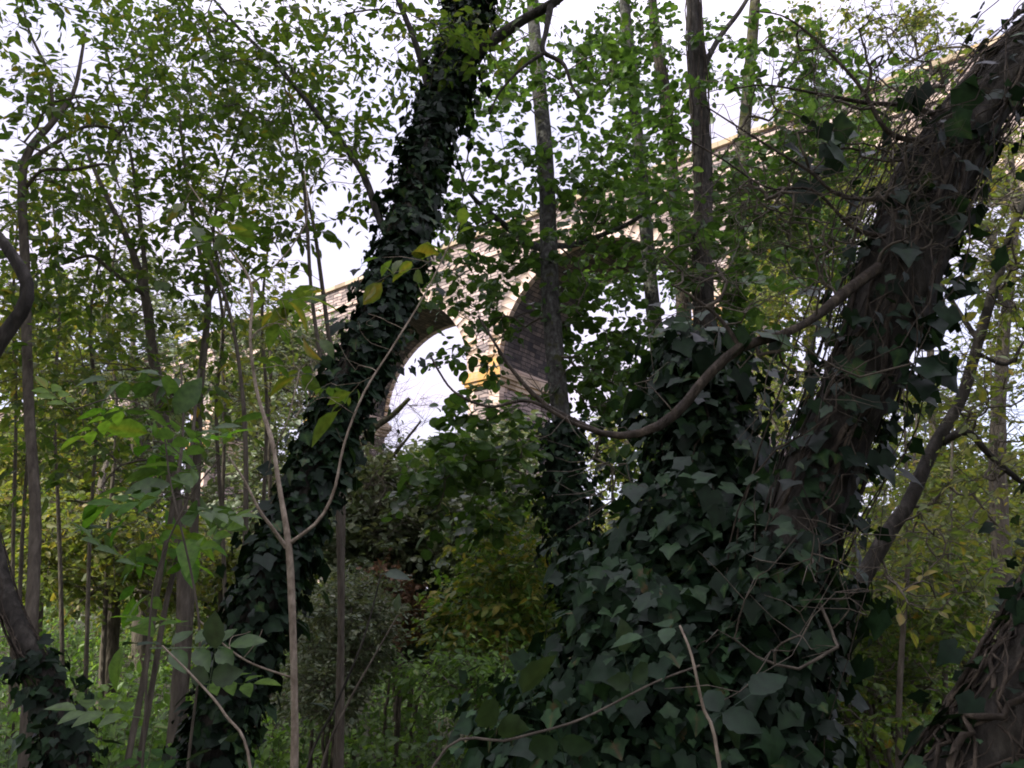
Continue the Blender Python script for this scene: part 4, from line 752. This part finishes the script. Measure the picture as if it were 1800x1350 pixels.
cane('bramble', 'arching bramble with broad grey-green leaves at the bottom, left of the ivy mass', 'bramble', [(760, 1350, 2.3, 4), (900, 1300, 2.35, 4), (1020, 1265, 2.4, 3.5), (1150, 1200, 2.45, 3), (1230, 1170, 2.5, 2)], 'dark', TRI, .13, 10, 'b_grey')
cane('bramble', 'bramble shoot with green leaves in front of the ivy mass', 'bramble', [(1265, 1350, 2.1, 5), (1235, 1240, 2.1, 4.5), (1215, 1150, 2.1, 4), (1195, 1100, 2.15, 3)], 'ivyg', TRI, .11, 7, 'b_pale')
cane('bramble', 'bramble shoot with large leaves low at the left, before the ivy-clad tree', 'bramble', [(440, 1350, 2.9, 4), (395, 1255, 2.9, 3.5), (345, 1195, 2.9, 3), (285, 1135, 2.9, 2.5)], 'dark', TRI, .14, 9, 'b_pale')
cane('elder_shoot', 'bright green pinnate leaf shoot at the left, the lightest leaves there', 'shoot', [(330, 1350, 3.3, 4), (350, 1100, 3.3, 3.5), (300, 850, 3.3, 3), (280, 740, 3.3, 2.5), (210, 700, 3.3, 2), (130, 720, 3.3, 1.5)], 'fresh', PINN, .22, 8, 'b_grey', u0=.45)
cane('elder_shoot', 'shoot of darker green pinnate leaves below the brightest leaves', 'shoot', [(250, 1350, 3.1, 4), (260, 1150, 3.1, 3.5), (275, 1010, 3.1, 3), (330, 880, 3.1, 2.5), (390, 800, 3.1, 1.5)], 'alder', PINN, .26, 7, 'b_grey', u0=.4)
cane('elder_shoot', 'bare-footed shoot with leaves near the bottom edge by the grey shrub', 'shoot', [(540, 1350, 3.9, 3.5), (590, 1240, 3.9, 3.5), (640, 1120, 3.9, 3), (670, 1010, 3.9, 2)], 'dark', OVAL, .10, 4, 'b_dark')
cane('sapling', 'thin dark stem leaning right of the pale sapling near the bottom', 'sapling', [(565, 1350, 4.2, 3.5), (610, 1240, 4.2, 3.5), (660, 1150, 4.2, 2.5), (700, 1080, 4.2, 2)], 'dark', OVAL, .10, 3, 'b_grey')
# ivy carpet rising at the bottom right, under the two big trunks
lf = MB(); n_ = 2600; Yp = R.uniform(1.7, 3.6, n_); Xp = (R.uniform(.02, .66, n_)) * Yp; z0 = -.02 + .82 * np.exp(-((Xp / Yp - .33) / .22) ** 2) * R.random(n_) ** .5 + ground_h(Xp, Yp)
pos = np.stack([Xp, Yp, z0], -1); put_leaves(lf, IVY, pos, A(0, -.4, -.6) + R.normal(0, .6, pos.shape), A(0, -.5, .8) + R.normal(0, .4, pos.shape), R.uniform(.05, .11, n_))
tag(lf.build('ivy_carpet', M['ivy']), 'trailing ivy over the ground at the foot of the two big trunks', 'ivy', kind='stuff')

# ================================================================== unseen trees added behind and left of the camera to cast shade
for k, (x, y, h, rr0, lab) in enumerate([(-9, -1.5, 12, 4.5, 'unseen wide tree added to shade the view from the left'), (4.5, -3.5, 11, 4.0, 'unseen wide tree added for shade behind and right of the viewer'), (-10.5, 3.2, 15, 4.0, 'unseen tall tree added for shade far to the left beyond the frame')]):
    root = thing('woodland_tree', lab, 'tree', (x, y, 0)); tb = MB(); dd = trunk(tb, np.array([[x, y, -.2, .28], [x + .2, y, h * .4, .2], [x, y + .3, h * .8, .1], [x, y, h, .04]]), 12, 40); adopt(tb.build('trunk', M['b_grey'], smooth=True), root)
    q = R.normal(size=(260, 3)); q = nrm(q) * R.random((260, 1)) ** .4 * A(rr0, rr0, h * .36) + A(x, y, h * .68)
    crown(root, list(dd[0][12:]), q, M['olive'], M['twig'], DIAW, .24, 9, 4, .9, r0=.008, rmax=.12, fine=.004)
